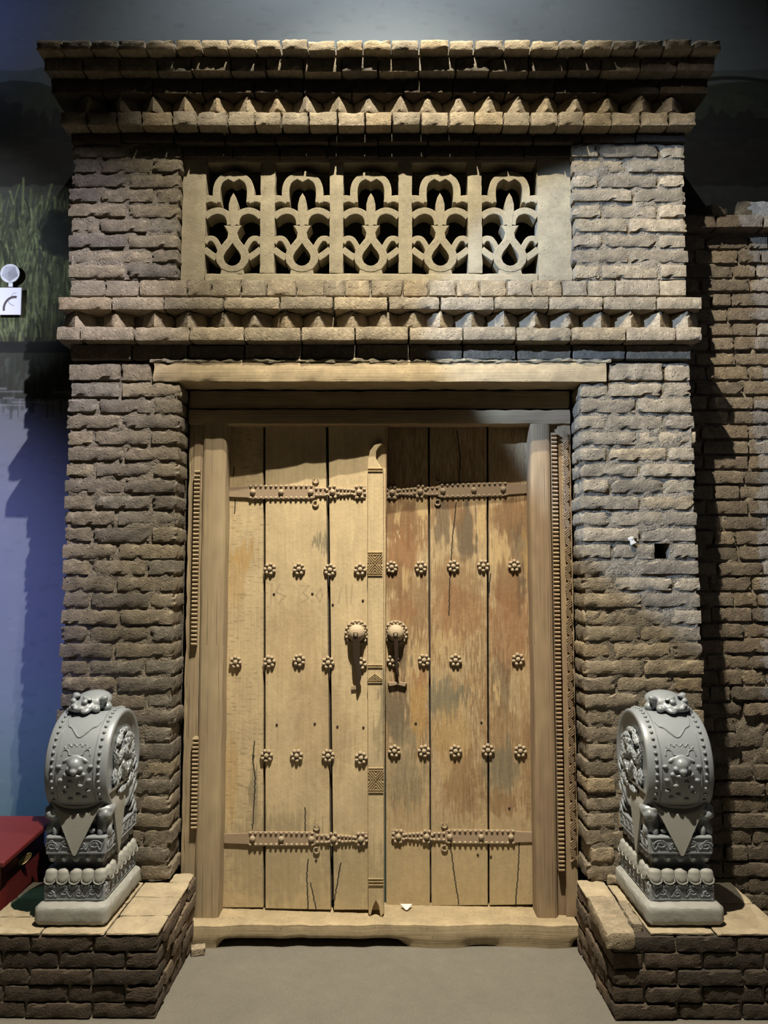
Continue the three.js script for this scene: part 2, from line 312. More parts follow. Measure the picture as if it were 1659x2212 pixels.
{
  const t = thing('brick_pier', 'tall pale brick pier right of the wooden door, with one small black hole', 'pier');
  const h = (LIN0 - PL) / 30, hx0 = at(1416, 1205, 0).x, hx1 = at(1449, 1205, 0).x, hk = Math.round((at(1432, 1205, 0).y - PL) / h - 0.5);
  pier(t, RX0, RX1, PL, 30, h, 0, 1, {
    hole: [hx0, hx1, hk],
    skip: (k, x0, x1) => (k === hk && x1 > hx0 && x0 < hx1 ? [[x0, Math.min(hx0, x1)], [Math.max(hx1, x0), x1]].filter(([a, b]) => b - a > 0.025) : [[x0, x1]]),
    mats: [...M.brick.slice(0, 3), ...M.brickPale],
  });
  part('hole', box(hx1 - hx0 + 0.02, h + 0.02, 0.02, (hx0 + hx1) / 2, PL + (hk + 0.5) * h, -0.17), std('#14110e'), t, 'dark back of the pocket left by a missing half brick');  // near-black sheet: the shade of the pocket put into its colour
  course(t, [at(1315, 800, 0).x, at(1435, 800, 0).x, at(1494, 800, 0).x], LIN0 + 0.006, LIN1 - 0.006, 0, 0.15, { mats: M.brickPale });
  mortarCore(t, at(1315, 800, 0).x, RX1 - 0.01, LIN0, LIN1, -0.2, -0.02);
}

// ---------------------------------------------------------------- wooden lintel
{
  const a = at(330, 782, 0.008), b = at(1312, 825, 0.008), w = b.x - a.x, h = a.y - b.y;
  const t = thing('lintel_beam', 'long sawn timber lintel lying across the top of the doorway', 'lintel', [(a.x + b.x) / 2, b.y, 0]);
  part('beam', uvBox(wornBox(w, h, 0.15, 5, { r: 0.006, amp: 0.0022, chip: 0.006, step: 0.03, freq: 9 }), 0.3, 0.2, true), M.woodSmooth, t).position.set(0, h / 2, -0.067);
}

// ---------------------------------------------------------------- lower ledge with dogtooth bricks
function tooth(parent, px, y0, y1, tipZ, mats) {
  const s = 0.098, m = part('dogtooth_brick', pick(toothGeo), pick(mats), parent);
  m.position.set(at(px, 690, tipZ).x, (y0 + y1) / 2, tipZ - s * Math.SQRT1_2); m.rotation.set(rr(-0.02, 0.02), Math.PI / 4 + rr(-0.05, 0.05), rr(-0.02, 0.02)); m.scale.y = (y1 - y0) / 0.066;
}
const toothGeo = [...Array(6)].map((_, i) => wornBox(0.098, 0.066, 0.098, 101 + i, { r: 0.004, amp: 0.0015, chip: 0.008, step: 0.014 }));
{
  const t = thing('brick_ledge', 'projecting brick ledge with dogtooth row directly above the timber lintel', 'ledge');
  const y = (py, z) => at(829, py, z).y, X = (list, py, z) => list.map((p) => at(p, py, z).x);
  const yL0 = y(735, 0.055), yL1 = y(705, 0.055), yU0 = y(668, 0.05), yU1 = y(640, 0.05);
  mortarCore(t, LX0 + 0.012, RX1 - 0.012, LIN1, yU1, -0.36, -0.045);
  // recessed course with open joints
  course(t, X([150, 285, 406, 528, 652, 770, 885, 1000, 1116, 1236, 1352, 1494], 760, 0), LIN1 + 0.012, yL0 - 0.002, 0.0, 0.14, { fine: true, joint: 0.004, jz: 0.002 });
  // mortar squeezed out above the lintel
  for (let i = 0; i < 5; i++) { const x0 = -0.98 + i * 0.385, w = 0.39; part('mortar_bed', wornBox(w, 0.016, 0.04, 400 + i, { r: 0.003, amp: 0.006, chip: 0.006, step: 0.012, freq: 14 }), M.plaster, t).position.set(x0 + w / 2, LIN1 + 0.004, -0.012); }
  course(t, X([121, 172, 288, 408, 527, 650, 767, 883, 1000, 1115, 1235, 1353, 1461, 1518], 720, 0.055), yL0, yL1, 0.055, 0.2, { fine: true, joint: 0.003, jz: 0.003, jr: 0.004, mats: [...M.brickPale, M.brick[2], M.brick[6]] });
  course(t, X([124, 240, 353, 483, 605, 720, 838, 951, 1068, 1186, 1303, 1420, 1517], 655, 0.05), yU0, yU1 - 0.001, 0.05, 0.2, { fine: true, joint: 0.003, jz: 0.004, jr: 0.004, mats: [...M.brickPale, M.brick[2], M.brick[6]] });
  for (const px of [160, 246, 332, 405, 484, 548, 617, 686, 760, 829, 892, 950, 1018, 1090, 1157, 1227, 1297, 1364, 1427, 1487]) tooth(t, px, yL1 + 0.001, yU0 - 0.001, 0.042, [...M.brickPale, M.brick[2]]);
}
// ---------------------------------------------------------------- upper wall: sill course, two short piers
const UP0 = at(829, 640, 0.02).y, UP1 = at(829, 310, 0.02).y, SILL1 = at(829, 606, 0).y;
const ULX1 = at(388, 480, 0.02).x, URX0 = at(1239, 480, 0.02).x, ULX0 = at(150, 480, 0.02).x, URX1 = at(1483, 480, 0.02).x;
{
  const t = thing('brick_sill', 'flat course of bricks under the carved lattice windows', 'sill');
  const xs = [150, 226, 300, 404, 455, 520, 575, 640, 702, 745, 800, 870, 925, 985, 1036, 1095, 1150, 1215, 1270, 1330, 1425, 1484].map((p) => at(p, 622, 0.02).x);
  mortarCore(t, LX0 + 0.012, RX1 - 0.02, UP0, SILL1, -0.36, 0.004);
  course(t, xs, UP0 + 0.003, SILL1 - 0.003, 0.02, 0.15, { fine: true, joint: 0.003, jz: 0.002, jr: 0.004, mats: M.brickPale });
}
{
  const rows = 9, h = (UP1 - SILL1) / rows;
  const t = thing('brick_pier', 'short brick pier at the left end of the carved lattice', 'pier');
  pier(t, ULX0, ULX1, SILL1, rows, h, 0.02, 1, { mats: M.brick });
  const t2 = thing('brick_pier', 'short brick pier at the right end of the carved lattice', 'pier');
  pier(t2, URX0, URX1, SILL1, rows, h, 0.02, 0, { mats: [...M.brick.slice(0, 3), ...M.brickPale] });
}
// ---------------------------------------------------------------- upper cornice
{
  const t = thing('brick_cornice', 'stepped brick cornice with dogtooth row at the top of the gateway', 'cornice');
  const zB = 0.088, zC2 = 0.097, zC = 0.144, zD = 0.190;
  const y = (py, z) => at(829, py, z).y, X = (list, py, z) => list.map((p) => at(p, py, z).x);
  const yB0 = y(270, zB), yB1 = y(240, zB), yT = y(201, zC2), yC = y(153, zC), yD0 = y(106, zD), yD1 = y(85, zD);
  const steps = (a, b, n, py, z) => { const o = []; for (let i = 0; i <= n; i++) o.push(at(a + (b - a) * i / n + (i && i < n ? rr(-5, 5) : 0), py, z).x); return o; };
  mortarCore(t, ULX0 + 0.02, URX1 - 0.02, UP1, yD0, -0.38, -0.03);
  course(t, steps(390, 1238, 8, 318, 0.02), y(338, 0.0), UP1, 0.0, 0.15, { fine: true, joint: 0.003, jz: 0.002, mats: M.brickShade });  // this course and the next darkened, recess shade put into the colour
  course(t, steps(152, 1482, 12, 300, 0.03), UP1 + 0.002, yB0 - 0.002, 0.03, 0.2, { fine: true, joint: 0.003, mats: M.brickShade });
  course(t, steps(128, 1506, 23, 255, zB), yB0, yB1, zB, 0.22, { fine: true, joint: 0.003, jz: 0.003, jr: 0.004, mats: M.brickPale });
  for (const px of [186, 260, 330, 398, 466, 532, 597, 662, 730, 797, 864, 925, 992, 1055, 1120, 1181, 1245, 1313, 1388, 1452]) {
    const s = 0.098, m = part('dogtooth_brick', pick(toothGeo), pick(M.brickPale), t);
    m.position.set(at(px, 225, zB + 0.002).x, (yB1 + yT) / 2, zB + 0.002 - s * Math.SQRT1_2); m.rotation.set(0, Math.PI / 4 + rr(-0.06, 0.06), 0); m.scale.y = (yT - yB1 - 0.002) / 0.066;
  }
  course(t, steps(108, 1530, 13, 180, zC2), yT, yC - 0.001, zC2, 0.24, { fine: true, joint: 0.002, jz: 0.003, jr: 0.004, mats: M.brickShade });  // darkened brick: shade under the overhang put into the colour
  course(t, steps(94, 1545, 18, 130, zC), yC, yD0 - 0.001, zC, 0.28, { fine: true, joint: 0.002, jz: 0.003, jr: 0.004, mats: M.brick });
  course(t, steps(76, 1560, 25, 95, zD), yD0, yD1, zD, 0.32, { fine: true, joint: 0.003, jz: 0.003, jr: 0.004, mats: M.brickPale });
  part('roof_slab', uvBox(box(2.64, 0.02, 0.5, (ULX0 + URX1) / 2, yD1 - 0.015, -0.12)), M.mortar, t);
}

// ---------------------------------------------------------------- carved lattice
{
  const zf = -0.025, thick = 0.085;
  const t = thing('lattice_screen', 'pale carved screen of five vase lattices above the door', 'screen');
  const q = (px, py) => at(px, py, zf);
  const top = q(829, 338).y, bot = SILL1 + 0.001;
  const slab = (p0, p1, y0, y1, name, seed) => { const x0 = q(p0, 480).x, x1 = q(p1, 480).x; part(name, wornBox(x1 - x0, y1 - y0, thick, seed, { r: 0.003, amp: 0.0014, chip: 0.003, step: 0.03, freq: 14 }), M.plaster, t).position.set((x0 + x1) / 2, (y0 + y1) / 2, zf - thick / 2); };
  slab(392, 444, bot, top, 'side_slab', 201); slab(1161, 1235, bot, top, 'side_slab', 202);
  const yb = q(829, 590).y;
  slab(444, 1161, bot, yb, 'bottom_rail', 203);
  for (const [a, b] of [[561, 594], [711, 742], [860, 891], [1010, 1042]]) slab(a, b, yb, top, 'mullion', 210 + a);
  slab(444, 1161, q(829, 352).y, top, 'top_rail', 204);
  // one lattice: drawn in pixels about its centre (x from -60 to 60, y measured down from the photograph), turned to metres
  const k = q(953, 500).x - q(952, 500).x, Y0 = 590;
  const S = (x, y) => [x * k, (Y0 - y) * k];
  const ringPiece = (outer, inner) => { const s = shapeOf(outer.map(([x, y]) => S(x, y))); if (inner) s.holes.push(new THREE.Path(inner.map(([x, y]) => new THREE.Vector2(...S(x, y))))); return s; };
  // a band of given width along a polyline
  const bandShape = (pts, w, wEnd = w) => { const c = new THREE.CatmullRomCurve3(pts.map(([x, y]) => new THREE.Vector3(...S(x, y), 0))), n = 26, L = [], R = []; for (let i = 0; i <= n; i++) { const p = c.getPoint(i / n), d = c.getTangent(i / n), ww = 1.12 * (w + (wEnd - w) * i / n) * k / 2; L.push([p.x - d.y * ww, p.y + d.x * ww]); R.push([p.x + d.y * ww, p.y - d.x * ww]); } return shapeOf([...L, ...R.reverse()]); };
  const circle = (cx, cy, r, n = 28) => [...Array(n)].map((_, i) => [cx + r * Math.cos(i / n * Math.PI * 2), cy + r * Math.sin(i / n * Math.PI * 2)]);
  const drop = [[0, 520], [7, 530], [15, 540], [20, 550], [20, 558], [16, 567], [8, 573], [0, 575], [-8, 573], [-16, 567], [-20, 558], [-20, 550], [-15, 540], [-7, 530]];
  const layers = [];
  const add = (s, dz = 0) => layers.push(uvBox(extrude(s, thick - 0.008 - dz, 0.003).translate(0, 0, -thick + 0.003), 0, 0));
  for (const sgn of [-1, 1]) {
    add(bandShape([[sgn * 36, 432], [sgn * 37, 415], [sgn * 36, 398], [sgn * 30, 383], [sgn * 17, 373], [0, 367]], 15, 14), 0.0006); add(bandShape([[sgn * 62, 425], [sgn * 54, 423], [sgn * 44, 424], [sgn * 33, 430]], 17, 10), 0.0007);
    add(bandShape([[sgn * 6, 482], [sgn * 8, 468], [sgn * 16, 456], [sgn * 32, 450], [sgn * 48, 454], [sgn * 61, 464]], 13, 14), 0.0010);
    add(bandShape([[sgn * 34, 556], [sgn * 46, 548], [sgn * 61, 536]], 14, 13), 0.0014);
    add(bandShape([[sgn * 26, 540], [sgn * 33, 524], [sgn * 42, 513], [sgn * 54, 513], [sgn * 61, 522]], 11, 12), 0.0018);
  }
  add(shapeOf([[-14, 378], [-6, 372], [0, 366], [6, 372], [14, 378], [0, 386]].map(([x, y]) => S(x, y))), 0.0008);
  add(ringPiece([[0, 484], [5, 484], [20, 483], [15, 490], [10, 500], [12, 511], [22, 524], [32, 536], [37, 550], [34, 566], [24, 580], [10, 586], [0, 587], [-10, 586], [-24, 580], [-34, 566], [-37, 550], [-32, 536], [-22, 524], [-12, 511], [-10, 500], [-15, 490], [-20, 483], [-5, 484]], drop), 0.0002);
  add(shapeOf([[0, 410], [6, 420], [10, 436], [10, 452], [7, 470], [5, 486], [-5, 486], [-7, 470], [-10, 452], [-10, 436], [-6, 420]].map(([x, y]) => S(x, y))), 0);
  add(shapeOf([[-26, 592], [-24, 582], [-14, 576], [0, 575], [14, 576], [24, 582], [26, 592]].map(([x, y]) => S(x, y))), 0.0022);
  const geo = merge(layers);
  for (const px of [502.5, 652.5, 801, 951, 1101.5]) { const m = part('vase_lattice', geo, M.plaster, t); m.position.set(q(px, 500).x, yb, zf); }
}

// ---------------------------------------------------------------- door frame
const ZJ = -0.135;
{
  const t = thing('door_frame', 'weathered wooden door frame with ribbed mouldings set inside the brick opening', 'door frame');
  const X = (px, py, z) => at(px, py, z).x;
  const x0 = LX1 + 0.006, x1 = RX0 - 0.004;
  const yA = at(829, 884, ZJ).y, yB = at(829, 917, ZJ).y;
  const board = (name, xa, xb, ya, yb, z, d, mat, seed, turn) => part(name, uvBox(wornBox(xb - xa, yb - ya, d, seed, { r: 0.005, amp: 0.0018, chip: 0.004, step: 0.035, freq: 8 }), seed * 0.11, seed * 0.07, turn), mat, t).position.set((xa + xb) / 2, (ya + yb) / 2, z - d / 2);
  board('header_board', x0, x1, yA + 0.002, LIN0 - 0.004, ZJ, 0.08, M.woodGrey, 301, true);
  board('header_board', x0 + 0.002, x1 - 0.002, yB, yA - 0.002, ZJ + 0.012, 0.09, M.woodGrey, 302, true);
  const postTop = yB + 0.003, y0 = 0.088;
  // posts with a rounded front, drawn in plan
  const post = (xa, xb, zf, name, mat, seed) => {
    const s = new THREE.Shape(), w = xb - xa; s.moveTo(-w / 2, 0); s.lineTo(w / 2, 0); s.lineTo(w / 2, 0.074); s.bezierCurveTo(w / 2, 0.083, w / 2 - 0.006, 0.087, w / 2 - 0.016, 0.088); s.lineTo(-w / 2 + 0.016, 0.0895); s.bezierCurveTo(-w / 2 + 0.006, 0.088, -w / 2, 0.083, -w / 2, 0.074); s.closePath();
    const g = new THREE.ExtrudeGeometry(s, { depth: postTop - y0, bevelEnabled: false, curveSegments: 10, steps: 30 }).rotateX(-Math.PI / 2);
    const p = g.attributes.position; for (let i = 0; i < p.count; i++) p.setX(i, p.getX(i) + 0.0025 * noise(seed, p.getY(i) * 3, p.getZ(i) * 4));
    g.computeVertexNormals();
    return part(name, uvBox(toCreasedNormals(g, 0.6), seed, 0), mat, t).position.set((xa + xb) / 2, y0, zf - 0.0), g;
  };
  // the plan faces +z after the turn: mirror it
  const postZ = (px0, px1, zf, name, mat, seed) => { const xa = X(px0, 1400, zf), xb = X(px1, 1400, zf); post(xa, xb, zf, name, mat, seed); const m = t.children[t.children.length - 1]; m.rotation.y = Math.PI; m.position.z = zf - 0.09; };
  postZ(430, 482, -0.125, 'door_post', M.wood, 3.3);
  postZ(1152, 1197, -0.125, 'door_post', M.woodBrown, 8.1);
  board('outer_board', x0, X(421, 1400, -0.15), y0, postTop, -0.148, 0.07, M.wood, 303);
  board('carved_board', X(1212, 1400, -0.135), x1, y0, postTop, -0.135, 0.08, M.woodBrown, 304);
  board('backing_board', X(1186, 1400, -0.17), X(1214, 1400, -0.17), y0, postTop, -0.15, 0.05, M.woodBrown, 305);
  board('backing_board', X(408, 1400, -0.16), X(436, 1400, -0.16), y0, postTop, -0.142, 0.05, M.wood, 306);
  // ribbed mouldings
  const ribs = (pxA, pyA, pxB, pyB, z, wpx, name, mat) => {
    const a = at(pxA, pyA, z), b = at(pxB, pyB, z), n = Math.round((pyB - pyA) / 9.1), w = wpx * 0.00187, list = [], cx = (a.x + b.x) / 2;
    for (let i = 0; i < n; i++) { const f = (i + 0.5) / n, h = (a.y - b.y) / n; list.push(new THREE.CylinderGeometry(h * 0.36, h * 0.36, w, 8).rotateZ(Math.PI / 2).scale(1, 1, 1.2).translate(cx + (f - 0.5) * 0.0, a.y + (b.y - a.y) * f, z)); }
    list.push(box(w * 0.8, a.y - b.y, 0.03, cx, (a.y + b.y) / 2, z - 0.018));
    part(name, uvBox(merge(list)), mat, t);
  };
  ribs(423, 1015, 423, 1396, -0.123, 13, 'ribbed_moulding', M.wood);
  ribs(421, 1592, 421, 1792, -0.123, 13, 'ribbed_moulding', M.wood);
  ribs(1204.5, 934, 1204.5, 1884, -0.118, 13, 'ribbed_moulding', M.woodBrown);
  // zigzag carving along the right board
  const zz = [], top = at(1240, 935, -0.13).y, low = at(1255, 1860, -0.13).y, cx = X(1230, 1400, -0.13), step = 0.0095;
  for (let y = top, i = 0; y > low; y -= step, i++) { const up = (i >> 2) % 2 ? 1 : -1; zz.push(new THREE.BoxGeometry(0.026, 0.0040, 0.009).rotateZ(up * 0.72).translate(cx + (i % 4 - 1.5) * 0.0008, y, -0.1268)); }
  part('zigzag_carving', uvBox(merge(zz)), M.woodBrown, t);
}

// ---------------------------------------------------------------- door leaves
const DX0 = -0.78, DX1 = 0.74, DY1 = 2.24;
const doorTexture = (() => {
  const A = (px, py) => { const q = at(px, py, -0.22); return [q.x, q.y]; };
  // stains and rubbed places: [px, py, half width, half height, colour, strength]
  const dark = [86, 74, 58], brown = [128, 98, 66], red = [138, 96, 62], grey = [120, 112, 90], sand = [192, 166, 120], pale = [204, 184, 142], ochre = [176, 140, 82];
  const spots = [
    [868, 1120, 40, 52, brown, 0.9], [870, 1190, 36, 50, red, 0.7], [858, 1106, 10, 16, sand, 0.7], [860, 1158, 9, 7, pale, 0.9], [915, 1090, 12, 30, sand, 0.8],
    [955, 1120, 18, 60, dark, 0.55], [1006, 1150, 22, 60, dark, 0.7], [985, 1110, 16, 40, brown, 0.7], [1040, 1130, 12, 40, sand, 0.7],
    [1108, 1115, 44, 50, brown, 0.85], [1125, 1170, 24, 44, dark, 0.45], [1075, 1190, 26, 30, sand, 0.8], [1140, 1200, 14, 60, ochre, 0.5],
    [860, 1245, 30, 40, brown, 0.7], [890, 1305, 40, 60, brown, 0.55], [875, 1245, 8, 22, sand, 0.7], [985, 1260, 50, 60, brown, 0.5], [1100, 1270, 34, 60, brown, 0.7], [1125, 1270, 10, 50, dark, 0.6],
    [990, 1330, 50, 60, red, 0.45], [1100, 1360, 48, 90, red, 0.5], [870, 1320, 30, 40, red, 0.4], [1178, 1350, 16, 150, red, 0.45],
    [960, 1390, 40, 16, sand, 0.55], [900, 1440, 26, 46, sand, 0.6], [864, 1420, 20, 30, dark, 0.5], [905, 1470, 16, 26, red, 0.6],
    [856, 1540, 26, 66, dark, 0.62], [905, 1540, 20, 60, ochre, 0.6], [960, 1510, 36, 40, grey, 0.8], [1000, 1505, 24, 14, grey, 0.7], [975, 1590, 40, 60, ochre, 0.35],
    [1082, 1480, 20, 70, dark, 0.35], [1075, 1500, 4, 24, sand, 0.9], [870, 1590, 30, 30, grey, 0.5], [1090, 1600, 34, 80, brown, 0.4], [1085, 1660, 40, 50, grey, 0.7], [1080, 1735, 40, 26, brown, 0.6],
    [880, 1690, 40, 60, grey, 0.45], [1000, 1690, 46, 70, brown, 0.45], [960, 1665, 14, 20, sand, 0.6], [1150, 1650, 20, 120, brown, 0.45],
    [525, 1200, 26, 22, ochre, 0.55], [505, 1250, 22, 60, ochre, 0.3], [692, 1178, 18, 16, grey, 0.7], [494, 1680, 18, 90, ochre, 0.3], [560, 1450, 40, 90, pale, 0.25], [548, 1700, 8, 60, grey, 0.5],
    [650, 1060, 60, 40, pale, 0.25], [760, 1150, 12, 30, pale, 0.6], [700, 1560, 60, 120, brown, 0.14], [640, 1400, 60, 100, red, 0.12], [600, 1850, 120, 90, grey, 0.35], [770, 1880, 60, 80, grey, 0.3],
    [820, 1330, 10, 40, pale, 0.35], [825, 1500, 6, 60, grey, 0.6], [818, 1590, 12, 40, grey, 0.4],
  ].map(([x, y, w, h, c, k]) => { const [X, Y] = A(x, y); return [X, Y, w * 0.00203, h * 0.00203, c, k]; });
  const cracks = [
    [[667, 1850], [664, 1885], [667, 1966]], [[660, 1740], [661, 1790]], [[737, 1856], [728, 1910], [718, 1966]], [[672, 1900], [684, 1955]], [[546, 1630], [552, 1680], [550, 1730], [546, 1790]], [[550, 1600], [548, 1640]],
    [[484, 1560], [482, 1600]], [[988, 930], [995, 990], [992, 1045]], [[986, 1085], [978, 1160], [973, 1240], [970, 1330]], [[970, 1800], [980, 1880], [992, 1958]], [[1122, 1815], [1120, 1880], [1114, 1956]], [[1162, 1800], [1160, 1880], [1166, 1950]], [[1060, 1240], [1056, 1290]],
    [[506, 1010], [504, 1030]], [[508, 1080], [507, 1110]],
  ].map((l) => l.map(([x, y]) => A(x, y)));
  const W = 1024, H = 1500, segs = [];
  for (const l of cracks) for (let i = 0; i + 1 < l.length; i++) segs.push([...l[i], ...l[i + 1]]);
  // faint chalk strokes: a few figures half rubbed off
  const chalk = [[[588, 1262], [586, 1305]], [[606, 1262], [598, 1280], [618, 1288], [602, 1304]], [[650, 1266], [668, 1266], [656, 1280], [668, 1292], [652, 1302]], [[674, 1282], [675, 1284]], [[674, 1296], [675, 1298]], [[694, 1272], [684, 1286], [692, 1300], [698, 1286], [694, 1272]], [[738, 1270], [732, 1302]], [[748, 1264], [750, 1304]], [[762, 1262], [758, 1304]]].map((l) => l.map(([x, y]) => A(x, y)));
  const chalkSegs = []; for (const l of chalk) for (let i = 0; i + 1 < l.length; i++) chalkSegs.push([...l[i], ...l[i + 1]]);
  const segDist = (X, Y, [ax, ay, bx, by]) => { const dx = bx - ax, dy = by - ay, t = clamp(((X - ax) * dx + (Y - ay) * dy) / (dx * dx + dy * dy + 1e-9), 0, 1); return Math.hypot(X - ax - t * dx, Y - ay - t * dy); };
  return dataTex(W, H, (u, v) => {
    const X = DX0 + u * (DX1 - DX0), Y = v * DY1, right = X > 0.004;
    const s1 = noise(X * 55, Y * 2.6, 2), s2 = noise(X * 150, Y * 6, 7), s3 = noise(X * 7, Y * 4, 4), s4 = noise(X * 26, Y * 20, 11), w = 0.5 * s1 + 0.3 * s2;
    let c = right ? [166, 145, 110] : [180, 161, 125];
    const base = 1 + (right ? 0.09 : 0.045) * w + 0.05 * s3 + 0.025 * s4;
    c = c.map((q) => q * base);
    if (right) { const k = sstep(-0.05, 0.75, s3 * 0.6 + w * 0.9) * sstep(0.35, 0.75, Y) * 0.55; c = c.map((q, i) => q + (brown[i] - q) * k); }
    if (!right && X < -0.5) { const q = noise(X * 9, Y * 170, 31) + 0.5 * noise(X * 30, Y * 60, 33); c = c.map((e) => e * (1 - 0.16 * sstep(0.55, 0.85, q))); }
    if (right) { const f1 = noise(X * 95, Y * 8, 41) * 0.6 + noise(X * 190, Y * 18, 43) * 0.4, reg = noise(X * 5, Y * 2.2, 45), k = 0.55 * sstep(0.05, 0.5, f1 + 0.45 * reg) * sstep(0.25, 0.6, Y); c = c.map((e, i) => e + ([118, 90, 60][i] - e) * k); const g = 0.4 * sstep(0.45, 0.7, noise(X * 80, Y * 12, 51)); c = c.map((e, i) => e + ([204, 182, 138][i] - e) * g * sstep(0.3, 0.7, Y)); }
    const wx = 0.010 * noise(X * 30, Y * 10, 15) + 0.012 * s1, wy = 0.04 * noise(X * 34, Y * 6, 19) + 0.03 * s2;
    for (const [sx, sy, sw, sh, sc, sk] of spots) {
      const dx = (X + wx - sx) / sw, dy = (Y + wy - sy) / sh, d = dx * dx + dy * dy;
      if (d > 1.6 || (sx > 0.004) !== right) continue;
      const k = sk * sstep(1.5, 0.45, d + 0.55 * w + 0.3 * s4);
      c = c.map((q, i) => q + (sc[i] * (0.94 + 0.1 * w) - q) * k);
    }
    // settled dust on the lower part
    const dust = sstep(0.55, 0.12, Y + 0.08 * s3) * (right ? 0.75 : 0.45); c = c.map((q, i) => q + ([168, 150, 112][i] * (1 + 0.03 * s4) - q) * dust);
    for (const s of segs) { if (Math.abs(X - s[0]) > 0.09 && Math.abs(X - s[2]) > 0.09) continue; const d = segDist(X + 0.002 * noise(X * 10, Y * 60, 1), Y, s); if (d < 0.0032) { const k = sstep(0.0032, 0.0012, d) * 0.8; c = c.map((q) => q * (1 - k)); } }
    if (!right && Y > 1.28 && Y < 1.46) for (const s of chalkSegs) { const d = segDist(X, Y, s); if (d < 0.006) { const k = 0.09 * sstep(0.006, 0.002, d); c = c.map((q) => q * (1 - k)); } }
    return c;
  });
})();
doorTexture.wrapS = doorTexture.wrapT = THREE.ClampToEdgeWrapping;
const doorBump = dataTex(512, 750, (u, v) => { const X = DX0 + u * (DX1 - DX0), Y = v * DY1; return 0.5 + 0.2 * noise(X * 55, Y * 2.6, 2) + 0.18 * noise(X * 150, Y * 6, 7) + 0.1 * noise(X * 70, Y * 60, 5); }, false);
M.door = std('#ffffff', { map: doorTexture, bumpMap: doorBump, bumpScale: 0.0025, roughness: 0.92 });
function doorUV(g, group) { // uv from the place on the doorway, in metres
  group.updateMatrixWorld(true);
  const p = g.attributes.position, uv = new Float32Array(p.count * 2), v = new THREE.Vector3();
  for (let i = 0; i < p.count; i++) { v.fromBufferAttribute(p, i).applyMatrix4(group.matrixWorld); uv[i * 2] = (v.x - DX0) / (DX1 - DX0); uv[i * 2 + 1] = v.y / DY1; }
  g.setAttribute('uv', new THREE.BufferAttribute(uv, 2)); return g;
}
// plank outline given by pixels of its four corners on the leaf's front
function plank(leaf, tl, tr, br, bl, z = 0, thick = 0.034) {
  const pts = [bl, br, tr, tl].map(([x, y]) => { const q = onPlane(leaf, x, y, z); return [q.x, q.y]; });
  const g = extrude(shapeOf(pts), thick - 0.006, 0.003).translate(0, 0, z - thick + 0.003);
  return part('plank', doorUV(g, leaf), M.door, leaf);
}
const rosetteGeo = [...Array(4)].map((_, v) => {
  const l = [new THREE.CylinderGeometry(0.019, 0.021, 0.003, 14).rotateX(Math.PI / 2).translate(0, 0, 0.0015), ball(0.0105, 0, 0, 0.008, 1, 1, 0.85, 12)], n = v === 1 ? 8 : 7;
  for (let i = 0; i < n; i++) { const a = i / n * Math.PI * 2 + v * 0.35; l.push(ball(0.0082, 0.0205 * Math.cos(a), 0.0205 * Math.sin(a), 0.006, 1, 1, 0.95, 10)); }
  return merge(l);
});
function rosette(leaf, px, py) { const q = onPlane(leaf, px, py, 0.004), m = part('rosette_stud', pick(rosetteGeo), M.iron, leaf); m.position.set(q.x, q.y, 0.0005); m.rotation.z = rr(0, 6); }
// studded strap: from the hinge side (px0) to the free end (px1)
function strap(leaf, px0, px1, py0, py1, sag = 0) {
  const P = (f, dy = 0) => onPlane(leaf, px0 + (px1 - px0) * f, py0 + (py1 - py0) * f + dy, 0.003);
  const k = P(0).distanceTo(P(1)) / Math.abs(px1 - px0), dir = Math.sign(px1 - px0);
  const outline = (list) => shapeOf(list.map(([f, dy]) => { const q = P(f, dy); return [q.x, q.y]; }));
  const s = part('hinge_strap', uvBox(extrude(outline([[0, -10], [0.165, -12], [0.18, -15], [0.62, -15], [0.66, -9], [0.74, -9], [0.77, -13], [0.79, -10], [0.90, -6], [0.93, -15], [1, -13], [1, 13], [0.93, 15], [0.9, 6], [0.79, 10], [0.77, 13], [0.74, 9], [0.66, 9], [0.62, 15], [0.18, 15], [0.165, 12], [0, 10]]), 0.004, 0.001).translate(0, 0, 0.001)), M.ironBand, leaf);
  const big = new THREE.SphereGeometry(0.0125, 14, 10).scale(1, 1, 0.85), small = [];
  const stud = (f, dy, r = 0.0066) => { const q = P(f, dy); small.push(ball(r, q.x, q.y, 0.0065, 1, 1, 0.95, 8)); };
  for (const f of [0.2, 0.4, 0.61]) { const q = P(f); const m = part('large_stud', big, M.iron, s); m.position.set(q.x, q.y, 0.007); }
  for (let i = 0; i <= 12; i++) { const f = 0.185 + 0.43 * i / 12; stud(f, -12.5); stud(f, 12.5); }
  for (let i = 0; i < 3; i++) { const f = 0.65 + i * 0.032; stud(f, -7); stud(f, 7); }
  for (let i = 0; i < 4; i++) { const f = 0.825 + i * 0.026; stud(f, -6 + i * 0.6); stud(f, 6 - i * 0.6); }
  for (const f of [0.765, 0.955]) { const q = P(f), m = part('large_stud', big, M.iron, s); m.position.set(q.x, q.y, 0.009); for (let i = 0; i < 8; i++) { const a = i / 8 * Math.PI * 2 + 0.3; stud(f + 12.5 * Math.cos(a) / Math.abs(px1 - px0), 12.5 * Math.sin(a), 0.007); } }
  part('small_studs', merge(small), M.iron, s);
  for (const sg of [-1, 1]) { const q = P(0.645, sg * 25), m = part('curl', new THREE.TorusGeometry(0.012, 0.0032, 6, 18, 4.9).rotateZ(sg > 0 ? 1.2 : 2.2), M.iron, s); m.position.set(q.x, q.y, 0.005); }
}
